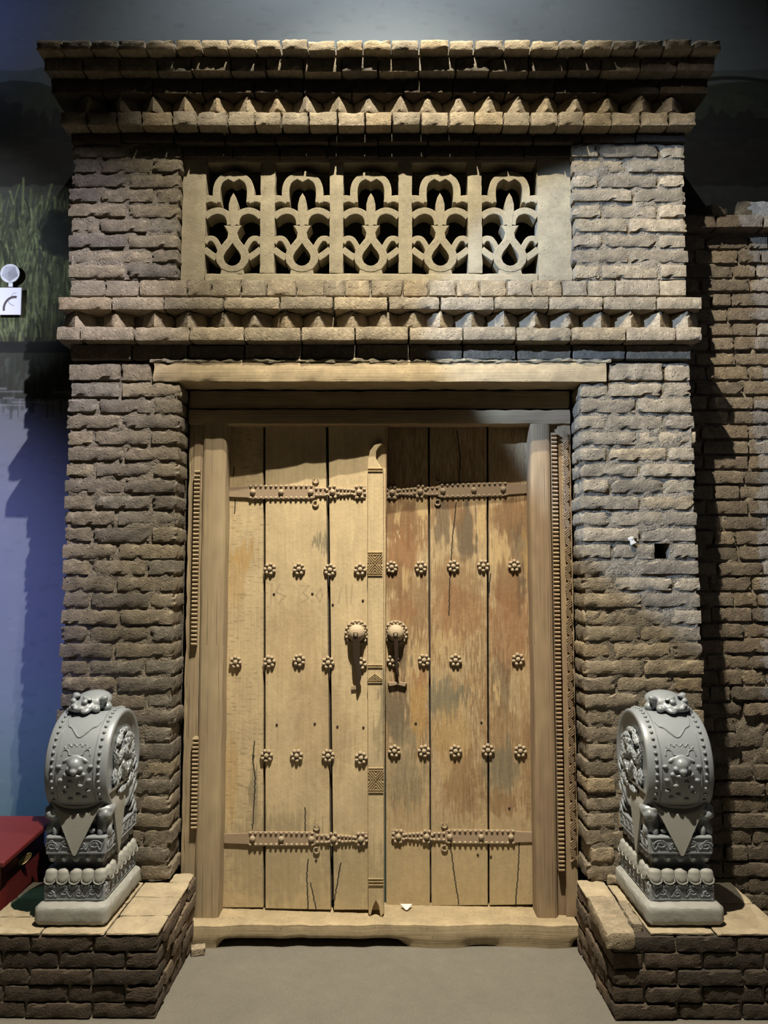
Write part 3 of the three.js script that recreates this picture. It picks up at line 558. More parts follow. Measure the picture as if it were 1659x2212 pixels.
function knocker(leaf, px, py, side) {
  const q = onPlane(leaf, px, py, 0.01), k = part('door_knocker', merge([new THREE.CylinderGeometry(0.05, 0.053, 0.006, 28).rotateX(Math.PI / 2).translate(0, 0, 0.003), new THREE.TorusGeometry(0.051, 0.003, 6, 30).translate(0, 0, 0.005)]), M.iron, leaf, 'round iron knocker plate with studded rim');
  k.position.set(q.x, q.y, 0.001);
  const st = []; for (let i = 0; i < 16; i++) { const a = i / 16 * Math.PI * 2; st.push(ball(0.0068, 0.048 * Math.cos(a), 0.048 * Math.sin(a), 0.008, 1, 1, 1, 8), ball(0.005, 0.038 * Math.cos(a + 0.2), 0.038 * Math.sin(a + 0.2), 0.008, 1, 1, 1, 8)); }
  part('rim_studs', merge(st), M.iron, k);
  const dome = new THREE.LatheGeometry([[0.0005, 0.058], [0.012, 0.057], [0.022, 0.053], [0.031, 0.044], [0.036, 0.03], [0.037, 0.015], [0.035, 0.004]].map(([r, z]) => new THREE.Vector2(r, z)), 28).rotateX(Math.PI / 2);
  part('dome', dome, M.iron, k);
  part('staple', tube([[-0.006, -0.004, 0.052], [-0.007, 0.004, 0.068], [0.001, 0.008, 0.072], [0.009, 0.003, 0.068], [0.008, -0.012, 0.06]], 0.0026, 20, 6), M.iron, k);
  const w = 0.015;
  const strapPts = side < 0 ? [[-w, -0.01], [w * 0.9, -0.01], [w * 0.9, -0.1], [w * 0.75, -0.125], [w, -0.16], [w * 1.2, -0.19], [w * 0.9, -0.205], [w * 0.2, -0.25], [-w * 0.15, -0.25], [-w * 0.2, -0.2], [-w * 0.2, -0.16], [-w * 0.9, -0.12], [-w, -0.09]] : [[-w * 0.55, -0.01], [w * 0.55, -0.01], [w * 0.6, -0.09], [w * 0.5, -0.14], [w * 0.8, -0.185], [w * 0.5, -0.195], [-w * 0.05, -0.17], [-w * 0.4, -0.12], [-w * 0.6, -0.06]];
  const pull = part('pull', uvBox(extrude(shapeOf(strapPts.reverse()), 0.008, 0.002)), M.ironDark, k, 'dark hanging iron pull');
  pull.position.set(0.003, 0, 0.056); pull.rotation.x = 0.2;
  if (side < 0) { const p2 = part('striker_plate', uvBox(extrude(shapeOf([[-0.038, -0.012], [-0.038, 0.008], [-0.028, 0.004], [-0.006, 0.012], [-0.004, 0.0], [-0.014, -0.009]].reverse()), 0.006, 0.001)), M.ironBand, leaf); const s = onPlane(leaf, px + 7, py + 117, 0); p2.position.set(s.x, s.y, 0.001); } else { const p2 = part('striker_plate', uvBox(extrude(shapeOf([[-0.040, 0.008], [-0.034, -0.009], [-0.006, -0.004], [0.0, -0.001], [0.006, -0.004], [0.034, -0.01], [0.042, 0.006], [0, 0.009]]), 0.012, 0.001)), M.ironBand, leaf); const s = onPlane(leaf, px + 3, py + 110, 0); p2.position.set(s.x, s.y, 0.001); }
}
const carve = (leaf, parent, list, zl, w = 0.0035, mat = M.door) => { // raised lines between pixel pairs
  const g = list.map(([a, b, c, d]) => { const p = onPlane(leaf, a, b, zl), q = onPlane(leaf, c, d, zl), l = p.distanceTo(q); return new THREE.BoxGeometry(l, w, 0.008).rotateZ(Math.atan2(q.y - p.y, q.x - p.x)).translate((p.x + q.x) / 2, (p.y + q.y) / 2, zl + 0.0005); });
  part('carved_lines', doorUV(merge(g), leaf), mat, parent);
};
{ // left leaf, standing a little forward at the meeting edge
  const hinge = at(476, 1400, -0.214);
  const leaf = thing('door_leaf', 'left leaf of the old plank door, sandy pale wood with studded iron', 'door', [hinge.x, 0.1, -0.214], -0.075);
  part('backing', box(0.69, 2.02, 0.012, 0.352, 1.035, -0.045), M.dark, leaf);
  plank(leaf, [470, 900], [568, 900], [568, 1961], [470, 1961], -0.004);
  plank(leaf, [573, 900], [704, 900], [664, 1964], [573, 1963]);
  leaf.children[leaf.children.length - 1].removeFromParent(); 
  plank(leaf, [573, 900], [703, 900], [714, 1966], [573, 1963]);
  plank(leaf, [709, 900], [836, 900], [828, 1966], [721, 1966]);
  // covering stile with carved head
  const zS = 0.026, sp = [[796, 1974], [800, 1980], [806, 1958], [812, 1946], [818, 1958], [822, 1982], [829, 1974], [829, 1905], [829, 1400], [828, 1014], [818, 1002], [812, 990], [812, 976], [818, 966], [826, 958], [820, 956], [808, 962], [799, 974], [795, 992], [794, 1012], [794, 1400], [795, 1905]];
  const pts = sp.map(([x, y]) => { const q = onPlane(leaf, x, y, zS); return [q.x, q.y]; });
  const stile = part('stile', doorUV(extrude(shapeOf(pts), 0.02, 0.003).translate(0, 0, 0.003), leaf), M.door, leaf, 'carved covering strip at the meeting edge');
  const lines = [];
  for (const y of [1012, 1018]) lines.push([795, y, 827, y]);
  const cross = (y0, y1, cx, both = true) => {
    const h = (y1 - y0) / 2, cy = (y0 + y1) / 2, w = 16;
    for (const y of [y0, y0 + 5, y1 - 5, y1]) lines.push([cx - w, y, cx + w, y]);
    for (let i = 0; i < 3; i++) { const o = 1 - i * 0.33; if (both) lines.push([cx - w * o, y0 + 7, cx, y0 + 7 + (h - 7) * o], [cx + w * o, y0 + 7, cx, y0 + 7 + (h - 7) * o]); lines.push([cx - w * o, y1 - 7, cx, y1 - 7 - (h - 7) * o], [cx + w * o, y1 - 7, cx, y1 - 7 - (h - 7) * o]); if (both) lines.push([cx - w, cy - (h - 8) * o, cx - w * (1 - o), cy], [cx - w, cy + (h - 8) * o, cx - w * (1 - o), cy], [cx + w, cy - (h - 8) * o, cx + w * (1 - o), cy], [cx + w, cy + (h - 8) * o, cx + w * (1 - o), cy]); }
  };
  cross(1193, 1243, 810); cross(1436, 1474, 810, false); cross(1659, 1711, 812);
  for (const y of [1898, 1904, 1911]) lines.push([796, y, 828, y]);
  carve(leaf, stile, lines, zS, 0.0024);
  for (const [x, y] of [[583, 1229], [646, 1229], [713, 1231], [778, 1230], [509, 1430], [582, 1429], [646, 1426], [709, 1431], [779, 1433], [576, 1632], [641, 1632], [709, 1632], [780, 1637]]) rosette(leaf, x, y);
  strap(leaf, 486, 790, 1063, 1063); strap(leaf, 484, 794, 1811, 1812);
  knocker(leaf, 771, 1367, -1);
  for (const [x, y] of [[598, 1565], [680, 1563], [729, 1569], [785, 1571], [683, 1858], [719, 1306], [784, 1297], [592, 1283], [675, 1282]]) { const q = onPlane(leaf, x, y, 0), m = part('nail_head', new THREE.SphereGeometry(0.0055, 8, 6).scale(1, 1, 0.6), M.ironDark, leaf); m.position.set(q.x, q.y, 0.001); }
}
{
  const hinge = at(1180, 1400, -0.222);
  const leaf = thing('door_leaf', 'right leaf of the old plank door, brown stained and patchy wood', 'door', [hinge.x, 0.1, -0.222], -0.045);
  part('backing', box(0.69, 2.02, 0.012, -0.352, 1.035, -0.045), M.dark, leaf);
  plank(leaf, [832, 900], [924, 900], [929, 1957], [834, 1958]);
  plank(leaf, [928, 900], [1051, 900], [1054, 1956], [932, 1957]);
  plank(leaf, [1055, 900], [1172, 900], [1180, 1954], [1058, 1956]);
  for (const [x, y] of [[846, 1225], [909, 1225], [979, 1223], [1044, 1222], [1111, 1222], [849, 1427], [916, 1426], [984, 1426], [1119, 1424], [852, 1622], [916, 1622], [984, 1622], [1054, 1620], [1124, 1622]]) rosette(leaf, x, y);
  strap(leaf, 1150, 833, 1055, 1064); strap(leaf, 1168, 846, 1808, 1806);
  knocker(leaf, 855, 1367, 1);
  for (const [x, y] of [[898, 1562], [1040, 1560], [1100, 1745], [1060, 1850], [1032, 1846]]) { const q = onPlane(leaf, x, y, 0), m = part('nail_head', new THREE.SphereGeometry(0.0055, 8, 6).scale(1, 1, 0.6), M.ironDark, leaf); m.position.set(q.x, q.y, 0.001); }
}
// ---------------------------------------------------------------- threshold
{
  const x0 = -0.79, x1 = 0.785, w = x1 - x0;
  const t = thing('threshold_beam', 'heavy worn timber threshold lying on the floor under the door', 'threshold', [(x0 + x1) / 2, 0, -0.17]);
  const g = new THREE.BoxGeometry(w, 0.09, 0.21, 110, 10, 16), p = g.attributes.position, v = new THREE.Vector3();
  for (let i = 0; i < p.count; i++) {
    v.fromBufferAttribute(p, i);
    const front = sstep(0.02, 0.1, v.z), topk = sstep(0.0, 0.045, v.y), lowk = sstep(0.0, -0.045, v.y), X = v.x;
    const wave = noise(X * 3.2, 1, 4) * 0.5 + noise(X * 8, 7, 2) * 0.3;
    v.z += front * (0.004 + 0.018 * wave) - front * topk * topk * topk * (0.001 + 0.004 * sstep(-0.1, 0.5, noise(X * 2.3 + 1.7, 3, 8)));
    v.y += -front * topk * topk * (0.001 + 0.004 * Math.max(0, noise(X * 2.6, 5, 5))) + 0.0015 * noise(X * 30, v.z * 30, 2);
    v.z -= front * lowk * (0.006 + 0.05 * sstep(-0.1, 0.25, noise(X * 2.1 + 0.4, 9, 1)));
    v.y += front * lowk * lowk * 0.026 * sstep(-0.1, 0.3, noise(X * 2.1 + 0.4, 9, 1));
    p.setXYZ(i, v.x, v.y + 0.045, v.z);
  }
  g.computeVertexNormals();
  part('beam', uvBox(toCreasedNormals(g, 0.7), 0.1, 0.4, true), M.woodSmooth, t);
}

// ---------------------------------------------------------------- plinths
function plinth(t, xa, xb, z0, z1, inner) { // inner: +1 when the doorway lies at xb
  const top = PL - 0.010, rows = 5, h = top / rows;
  part('mortar', uvBox(box(xb - xa - 0.03, top - 0.012, z1 - z0 - 0.03, (xa + xb) / 2, (top - 0.012) / 2, (z0 + z1) / 2)), M.mortar, t);
  for (let k = 0; k < rows; k++) {
    let x = inner > 0 ? xb : xa, first = k % 2 ? 0.11 : 0.22;
    const end = inner > 0 ? xa : xb; let i = 0;
    while (Math.abs(end - x) > 0.05) {
      const l = Math.min(i ? rr(0.19, 0.23) : first, Math.abs(end - x)), x2 = x + (inner > 0 ? -l : l);
      brick(t, Math.min(x, x2) + 0.004, Math.max(x, x2) - 0.004, k * h + 0.004, (k + 1) * h - 0.003, z1, 0.11, { mats: M.brickShade, jz: 0.006 }); x = x2; i++;  // front bricks darkened: dirt, with the shade of the front put in
    }
    // side facing the doorway: bricks running back, the lit side put into their colour
    let z = z1 - (k % 2 ? 0.11 : 0.06); i = 0;
    while (z - z0 > 0.04) {
      const l = Math.min(rr(0.12, 0.22), z - z0), m = part('brick', pick(l > 0.15 ? strGeo : hedGeo), pick(M.brickLit), t), nom = l > 0.15 ? STR : HED;
      m.scale.set((l - 0.008) / nom[0], (h - 0.007) / nom[1], 0.09 / nom[2]); m.rotation.set(rr(-0.03, 0.03), Math.PI / 2 + rr(-0.05, 0.05), rr(-0.03, 0.03));
      m.position.set((inner > 0 ? xb - 0.045 : xa + 0.045) + rr(-0.008, 0.008), (k + 0.5) * h, z - l / 2); z -= l;
    }
  }
}
// thin dusty cover on the top course, top light put into its colour: [x0, x1, z0, z1]
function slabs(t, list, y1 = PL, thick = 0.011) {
  list.forEach(([x0, x1, z0, z1, dy = 0, tilt = 0], i) => { const m = part('lit_top_slab', wornBox(x1 - x0 - 0.003, thick, z1 - z0 - 0.003, 500 + i + Math.abs(x0 * 100 | 0), { r: 0.003, amp: 0.0012, chip: 0.006, step: 0.022 }), pick(M.slab), t); m.position.set((x0 + x1) / 2, y1 - thick / 2 + dy, (z0 + z1) / 2); m.rotation.z = tilt; });
}
{
  const xa = -1.395, xb = -0.768;
  const t = thing('brick_plinth', 'low brick plinth left of the door carrying a carved drum stone', 'plinth');
  plinth(t, xa, xb, -0.09, 0.435, 1);
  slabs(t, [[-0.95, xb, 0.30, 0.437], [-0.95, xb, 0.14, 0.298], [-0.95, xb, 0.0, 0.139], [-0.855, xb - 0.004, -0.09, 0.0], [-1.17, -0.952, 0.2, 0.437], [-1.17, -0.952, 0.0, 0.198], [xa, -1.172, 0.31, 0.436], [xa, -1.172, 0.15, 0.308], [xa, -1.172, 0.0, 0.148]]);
}
{
  const xa = 0.772, xb = 1.375;
  const t = thing('brick_plinth', 'low crumbling brick plinth right of the door, its corner brick proud', 'plinth');
  plinth(t, xa, xb, -0.05, 0.44, -1);
  { const m = part('brick', wornBox(0.098, 0.056, 0.30, 590, { r: 0.004, amp: 0.002, chip: 0.007, step: 0.02 }), M.brickPale[2], t, 'proud corner brick'); m.position.set(xa + 0.034, PL - 0.014, 0.315); m.rotation.set(0.01, -0.05, 0.03); const n = part('brick', wornBox(0.036, 0.05, 0.2, 591, { r: 0.004, amp: 0.002, chip: 0.007, step: 0.02 }), M.brickPale[0], t); n.position.set(xa + 0.108, PL - 0.012, 0.30); n.rotation.y = -0.03; }
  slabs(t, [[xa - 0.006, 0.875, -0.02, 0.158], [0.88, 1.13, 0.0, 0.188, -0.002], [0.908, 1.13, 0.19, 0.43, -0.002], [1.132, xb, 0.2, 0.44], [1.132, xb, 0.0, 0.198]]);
}

// ---------------------------------------------------------------- carved drum stones
function drumStone(x, z, flip, scale, label, headTurn) {
  const t = thing('drum_stone', label, 'stone carving', [x, PL + 0.0008, z], 0);
  t.scale.set(flip * scale, 1, 1);
  const st = M.stone, du = M.stoneDusty;
  // base slab, 0.25 wide, from z -0.195 to 0.195
  part('base_slab', wornBox(0.256, 0.074, 0.39, 700, { r: 0.022, amp: 0.0018, chip: 0.004, step: 0.016 }), du, t).position.set(0, 0.037, 0);
  const yB = 0.074;
  part('scroll_band', rbox(0.212, 0.058, 0.346, 0.004, 0, yB + 0.026, -0.012), st, t);
  // low-relief scrolls on the band
  const scroll = (cx, cy, s, dirx) => { const pts = []; for (let i = 0; i <= 22; i++) { const a = i / 22 * Math.PI * 3.2, r = s * (1 - i / 26); pts.push([cx + dirx * r * Math.cos(a) * 1.5, cy + r * Math.sin(a), 0]); } return tube(pts, 0.0024, 40, 5); };
  const bandRelief = (w, h, cy, n, zf) => { const l = []; for (let i = 0; i < n; i++) { const cx = -w / 2 + (i + 0.5) * w / n; l.push(scroll(cx - w / n * 0.16, cy + (i % 2 ? 0.003 : -0.003), h * 0.30, i % 2 ? 1 : -1)); l.push(tube([[cx - w / n * 0.5, cy - h * 0.25, 0], [cx - w / n * 0.2, cy + h * 0.35, 0], [cx + w / n * 0.25, cy - h * 0.3, 0], [cx + w / n * 0.5, cy + h * 0.22, 0]], 0.0022, 20, 5)); } l.push(box(w, 0.003, 0.004, 0, cy + h / 2, 0), box(w, 0.003, 0.004, 0, cy - h / 2, 0)); return merge(l).translate(0, 0, zf); };
  part('carved_scrolls', bandRelief(0.2, 0.042, yB + 0.028, 4, 0.162), st, t);
  for (const s of [-1, 1]) part('carved_scrolls', bandRelief(0.32, 0.042, yB + 0.028, 6, 0).rotateY(s * Math.PI / 2).translate(s * 0.107, 0, -0.012), st, t);
  // lotus petals: fat lobes with a raised lip
  const petalGeo = merge([blob([[0, 0.016, 0, 0.0235, 0.019, 0.017], [0, 0.034, -0.004, 0.021, 0.012, 0.017], [0, 0.006, 0.006, 0.012, 0.009, 0.010]], [-0.032, -0.01, -0.03], [0.032, 0.055, 0.03], 26, 0.008), tube([[-0.019, 0.018, 0.011], [-0.016, 0.004, 0.016], [0, -0.002, 0.019], [0.016, 0.004, 0.016], [0.019, 0.018, 0.011]], 0.003, 16, 5)]);
  const yL = yB + 0.056;
  for (let i = 0; i < 5; i++) part('lotus_petal', petalGeo, du, t).position.set(-0.086 + i * 0.043, yL + 0.006, 0.15);
  for (const s of [-1, 1]) for (let i = 0; i < 7; i++) { const m = part('lotus_petal', petalGeo, du, t); m.rotation.y = s * Math.PI / 2; m.position.set(s * 0.098, yL + 0.006, 0.112 - i * 0.045); }
  part('petal_core', rbox(0.19, 0.046, 0.316, 0.008, 0, yL + 0.02, -0.012), st, t);
  part('waist', rbox(0.168, 0.05, 0.28, 0.004, 0, 0.196, -0.02), st, t);
  // hanging drops under the dado
  const dropGeo = blob([[0, 0, 0, 0.0125, 0.013, 0.011], [0, 0.010, -0.004, 0.017, 0.010, 0.010]], [-0.022, -0.02, -0.02], [0.022, 0.026, 0.02], 20, 0.008);
  for (let i = 0; i < 5; i++) part('drop', dropGeo, st, t).position.set(-0.084 + i * 0.042, 0.216, 0.148);
  for (const s of [-1, 1]) for (let i = 0; i < 6; i++) { const m = part('drop', dropGeo, st, t); m.rotation.y = s * Math.PI / 2; m.position.set(s * 0.094, 0.216, 0.11 - i * 0.05); }
  part('drop_core', rbox(0.18, 0.03, 0.3, 0.004, 0, 0.222, -0.018), st, t);
  part('dado', rbox(0.214, 0.064, 0.34, 0.006, 0, 0.263, -0.01), st, t);
  part('carved_scrolls', bandRelief(0.2, 0.05, 0.264, 4, 0.1615), st, t);
  for (const s of [-1, 1]) part('carved_scrolls', bandRelief(0.31, 0.05, 0.264, 6, 0).rotateY(s * Math.PI / 2).translate(s * 0.1085, 0, -0.01), st, t);
  // body under the drum
  part('saddle_body', blob([[0, 0.33, -0.02, 0.085, 0.07, 0.14], [0, 0.30, -0.02, 0.095, 0.03, 0.15], [0, 0.40, -0.1, 0.095, 0.12, 0.06], [0, 0.44, -0.135, 0.1, 0.1, 0.04], [0, 0.36, 0.08, 0.08, 0.06, 0.05]], [-0.13, 0.24, -0.2], [0.13, 0.58, 0.18], 36, 0.02), st, t);
  // foliage behind on both sides
  for (const s of [-1, 1]) { const l = []; for (let i = 0; i < 9; i++) { const y = 0.30 + i * 0.026, z2 = -0.15 + (i % 3) * 0.022 - i * 0.002; l.push(tube([[s * 0.098, y - 0.02, z2 + 0.03], [s * 0.107, y, z2 + 0.012], [s * 0.106, y + 0.022, z2], [s * 0.1, y + 0.03, z2 + 0.016]], 0.0065, 14, 6)); } part('carved_foliage', merge(l), st, t); }
  // little lions at the front corners
  const lion = blob([[0, 0.066, 0.01, 0.026, 0.024, 0.026], [0, 0.055, 0.028, 0.017, 0.012, 0.012], [0, 0.03, -0.004, 0.023, 0.036, 0.024], [-0.012, 0.012, 0.016, 0.009, 0.016, 0.010], [0.012, 0.012, 0.016, 0.009, 0.016, 0.010], [0, 0.064, 0.034, 0.007, 0.006, 0.006], [-0.011, 0.075, 0.026, 0.006, 0.005, 0.006], [0.011, 0.075, 0.026, 0.006, 0.005, 0.006], [0, 0.049, 0.036, 0.012, 0.0035, 0.008, 0, 1], [-0.024, 0.07, 0.0, 0.006, 0.010, 0.008], [0.024, 0.07, 0.0, 0.006, 0.010, 0.008]], [-0.036, -0.01, -0.036], [0.036, 0.1, 0.05], 40, 0.006);
  for (const s of [-1, 1]) { const m = part('corner_lion', lion, st, t); m.position.set(s * 0.086, 0.294, 0.118); m.rotation.y = s * 0.35; m.scale.setScalar(1.22); }
  const paw = ball(0.013, 0, 0, 0, 1, 0.9, 1.1, 12); for (const s of [-1, 1]) part('ball', paw, st, t).position.set(s * 0.048, 0.309, 0.135);
  // cloth: saddle over the body with a pointed flap at the front and at each side
  const clothTop = (u) => 0.392 + 0.054 * Math.pow(Math.abs(u), 2.4) + 0.004 * u; // u from -1 to 1 across the front
  const sheet = (fn, nu, nv, thick) => { // closed thin solid from a surface fn(u, v) -> [point, normal]
    const g = new THREE.PlaneGeometry(1, 1, nu, nv), p = g.attributes.position, b = g.clone(), pb = b.attributes.position;
    for (let i = 0; i < p.count; i++) { const [q, n] = fn(p.getX(i) + 0.5, p.getY(i) + 0.5); p.setXYZ(i, ...q); pb.setXYZ(i, q[0] - n[0] * thick, q[1] - n[1] * thick, q[2] - n[2] * thick); }
    const idx = b.index.array; for (let i = 0; i < idx.length; i += 3) [idx[i], idx[i + 1]] = [idx[i + 1], idx[i]];
    const rim = [], W = nu + 1; const e = (a, c) => { const A = [p.getX(a), p.getY(a), p.getZ(a)], B = [p.getX(c), p.getY(c), p.getZ(c)], C = [pb.getX(a), pb.getY(a), pb.getZ(a)], D = [pb.getX(c), pb.getY(c), pb.getZ(c)]; rim.push(...A, ...C, ...B, ...B, ...C, ...D); };
    for (let i = 0; i < nu; i++) { e(i, i + 1); e(nv * W + i + 1, nv * W + i); } for (let j = 0; j < nv; j++) { e((j + 1) * W, j * W); e(j * W + nu, (j + 1) * W + nu); }
    const r = new THREE.BufferGeometry(); r.setAttribute('position', new THREE.Float32BufferAttribute(rim, 3)); r.computeVertexNormals();
    g.computeVertexNormals(); b.computeVertexNormals(); return merge([g, b, r]);
  };
  const front = sheet((u, v) => { const s = u * 2 - 1, topY = clothTop(s), half = 0.114 * (0.04 + 0.88 * v + 0.08 * Math.pow(v, 5)), y = 0.232 + (topY - 0.232) * v; return [[s * half, y, 0.171 - 0.012 * v - 0.010 * (1 - Math.cos(s * 1.4 * v)) - 0.02 * sstep(0.85, 1, v)], [0, 0, 1]]; }, 26, 30, 0.008);
  part('cloth_flap', front, du, t);
  for (const s of [-1, 1]) {
    const side = sheet((u, v) => { const q = u * 2 - 1, half = 0.075 * (0.05 + 0.95 * v), y = 0.20 + (0.42 - 0.20) * v; return [[s * (0.118 - 0.004 * v - 0.012 * sstep(0.8, 1, v)), y + (v > 0.8 ? (0.012 * (1 - q * q)) * (v - 0.8) * 5 : 0), 0.05 + q * half], [s, 0, 0]]; }, 14, 22, 0.007);
    part('cloth_flap', side, du, t);
  }
  const saddle = sheet((u, v) => { const s = u * 2 - 1; return [[s * 0.114, clothTop(s) + 0.004 - 0.004 * Math.abs(s), 0.150 - v * 0.2], [0, 1, 0]]; }, 20, 6, 0.009);
  part('cloth_saddle', saddle, du, t);
  // drum: axis across, a slightly swelling barrel
  const R = 0.187, cy = 0.522, cz = 0.0, prof = [[R - 0.022, -0.108], [R - 0.008, -0.112], [R - 0.001, -0.106], [R + 0.001, -0.09], [R + 0.005, -0.05], [R + 0.007, 0], [R + 0.005, 0.05], [R + 0.001, 0.09], [R - 0.001, 0.106], [R - 0.008, 0.112], [R - 0.022, 0.108], [R - 0.034, 0.098], [0.002, 0.096]].map(([r, y]) => new THREE.Vector2(r, y));
  prof.unshift(new THREE.Vector2(0.002, -0.096), new THREE.Vector2(R - 0.034, -0.098));
  part('drum', new THREE.LatheGeometry(prof, 72).rotateZ(-Math.PI / 2).translate(0, cy, cz), st, t);
  const on = (x2, deg, lift = 0) => { const a = deg * Math.PI / 180, r = R + 0.006 - 0.5 * x2 * x2 + lift; return [x2, cy + r * Math.sin(a), cz + r * Math.cos(a)]; }; // deg: 0 faces the viewer, 90 is the top
  const sd = []; for (const s of [-1, 1]) for (let d = -40; d < 150; d += 7.5) { const q = on(s * 0.082, d); sd.push(ball(0.0066, ...q, 1, 1, 1, 8)); }
  part('rim_studs', merge(sd), st, t);
  const ln = []; for (const s of [-1, 1]) { const pts = []; for (let d = -45; d < 150; d += 6) pts.push(on(s * 0.066, d, 0.0)); ln.push(tube(pts, 0.0022, 60, 5)); }
  ln.push(tube([[-0.056, 56], [-0.05, 50], [-0.035, 47], [-0.022, 42], [0, 36], [0.022, 42], [0.035, 47], [0.05, 50], [0.056, 56]].map(([a, d]) => on(a, d)), 0.0045, 60, 6));
  for (const s of [-1, 1]) { ln.push(tube([[0, 26], [0.012, 29], [0.018, 26], [0.03, 29], [0.036, 24], [0.046, 26]].map(([a, d]) => on(s * a, d)), 0.003, 30, 5)); ln.push(tube([[0.012, 17], [0.024, 18], [0.03, 22], [0.044, 23], [0.05, 17]].map(([a, d]) => on(s * a, d)), 0.003, 30, 5)); }
  part('collar_lines', merge(ln), st, t);
  // beast mask on the front of the drum
  const zf = R + 0.004;
  part('beast_mask', blob([[0, 0.552, zf - 0.008, 0.036, 0.03, 0.014], [0, 0.545, zf + 0.004, 0.02, 0.022, 0.014], [0, 0.527, zf + 0.012, 0.013, 0.011, 0.012], [-0.02, 0.534, zf + 0.002, 0.010, 0.008, 0.010], [0.02, 0.534, zf + 0.002, 0.010, 0.008, 0.010], [-0.036, 0.562, zf - 0.006, 0.013, 0.006, 0.008, 0.6], [0.036, 0.562, zf - 0.006, 0.013, 0.006, 0.008, -0.6], [-0.032, 0.515, zf, 0.008, 0.008, 0.008], [0.032, 0.515, zf, 0.008, 0.008, 0.008], [0, 0.51, zf + 0.004, 0.022, 0.007, 0.009], [-0.046, 0.535, zf - 0.004, 0.008, 0.006, 0.006], [0.046, 0.535, zf - 0.004, 0.008, 0.006, 0.006]], [-0.06, 0.48, zf - 0.03], [0.06, 0.6, zf + 0.03], 46, 0.005), st, t);
  const bs = []; for (const [a, d] of [[-0.05, -8], [0.05, -8], [-0.03, -16], [0.02, -14], [-0.04, -22], [0.045, -20], [0.01, -24], [-0.015, -10], [0.055, 6], [-0.056, 6], [0.03, -28], [-0.02, -30]]) bs.push(ball(0.0078, ...on(a, d), 1.3, 1, 1, 8));
  part('cloud_knobs', merge(bs), st, t);
  // rolling lion in relief on each drum face
  const relief = [[0, 0, 0, 0.05, 0.062, 0.012], [0.02, 0.065, 0.010, 0.034, 0.030, 0.020], [0.036, 0.076, 0.02, 0.018, 0.014, 0.014], [0.02, 0.088, 0.018, 0.02, 0.012, 0.012], [-0.045, 0.03, 0.008, 0.03, 0.014, 0.014, 0.9], [-0.02, -0.03, 0.012, 0.02, 0.045, 0.016, 0.5], [0.035, -0.02, 0.012, 0.016, 0.05, 0.016, -0.6], [-0.06, -0.045, 0.008, 0.014, 0.04, 0.013, -0.5], [0.05, -0.085, 0.010, 0.03, 0.012, 0.013, 0.7], [-0.02, -0.1, 0.010, 0.04, 0.011, 0.013, 0.1], [-0.078, 0.02, 0.006, 0.012, 0.04, 0.012, 0.2], [-0.05, 0.085, 0.008, 0.03, 0.011, 0.012, 0.7], [0.082, 0.02, 0.008, 0.011, 0.045, 0.013, -0.2], [0.07, -0.04, 0.008, 0.012, 0.03, 0.012, 0.3], [-0.085, -0.04, 0.005, 0.01, 0.028, 0.010, -0.3], [0.0, 0.11, 0.008, 0.03, 0.010, 0.011, 0], [0.03, 0.02, 0.018, 0.014, 0.02, 0.012], [-0.015, 0.035, 0.02, 0.016, 0.02, 0.01]];
  const rg = blob(relief, [-0.13, -0.13, -0.02], [0.13, 0.13, 0.045], 64, 0.006, 0.003);
  for (const s of [-1, 1]) part('lion_relief', rg.clone().rotateY(s * Math.PI / 2).translate(s * 0.1, cy, cz), st, t);
  // crouching beast head on top
  const hd = blob([[0, 0.034, -0.008, 0.074, 0.036, 0.064], [0, 0.030, 0.044, 0.058, 0.022, 0.036], [0, 0.034, 0.072, 0.036, 0.014, 0.018], [0, 0.046, 0.080, 0.014, 0.009, 0.010], [-0.013, 0.040, 0.088, 0.007, 0.006, 0.006], [0.013, 0.040, 0.088, 0.007, 0.006, 0.006], [-0.030, 0.064, 0.040, 0.022, 0.006, 0.012, 0.3], [0.030, 0.064, 0.040, 0.022, 0.006, 0.012, -0.3], [-0.030, 0.053, 0.056, 0.013, 0.010, 0.010], [0.030, 0.053, 0.056, 0.013, 0.010, 0.010], [-0.074, 0.050, 0.004, 0.018, 0.012, 0.014, -0.5], [0.074, 0.050, 0.004, 0.018, 0.012, 0.014, 0.5], [-0.040, 0.024, 0.064, 0.016, 0.009, 0.018], [0.040, 0.024, 0.064, 0.016, 0.009, 0.018], [-0.062, 0.022, 0.034, 0.014, 0.012, 0.014], [0.062, 0.022, 0.034, 0.014, 0.012, 0.014], [-0.070, 0.016, -0.01, 0.016, 0.014, 0.018], [0.070, 0.016, -0.01, 0.016, 0.014, 0.018], [0, 0.006, 0.074, 0.042, 0.015, 0.034, 0, 1], [0, 0.0, 0.0, 0.055, 0.022, 0.05], [0, -0.006, 0.05, 0.034, 0.008, 0.03]], [-0.105, -0.03, -0.085], [0.105, 0.085, 0.115], 76, 0.0045);
  const hm = part('beast_head', hd, st, t, 'snub-nosed beast head lying on top of the drum'); hm.position.set(-0.012, cy + R - 0.004, 0.0); hm.rotation.order = 'YXZ'; hm.rotation.y = headTurn; hm.rotation.x = 0.22; hm.scale.set(0.98, 1.02, 1.0); hm.position.y -= 0.001;
}
drumStone(-1.086, 0.206, 1, 1, 'grey carved drum stone on the left plinth beside the red box', -0.5);
drumStone(1.046, 0.206, -1, 1.06, 'grey carved drum stone on the right plinth before the brick wall', -0.5);

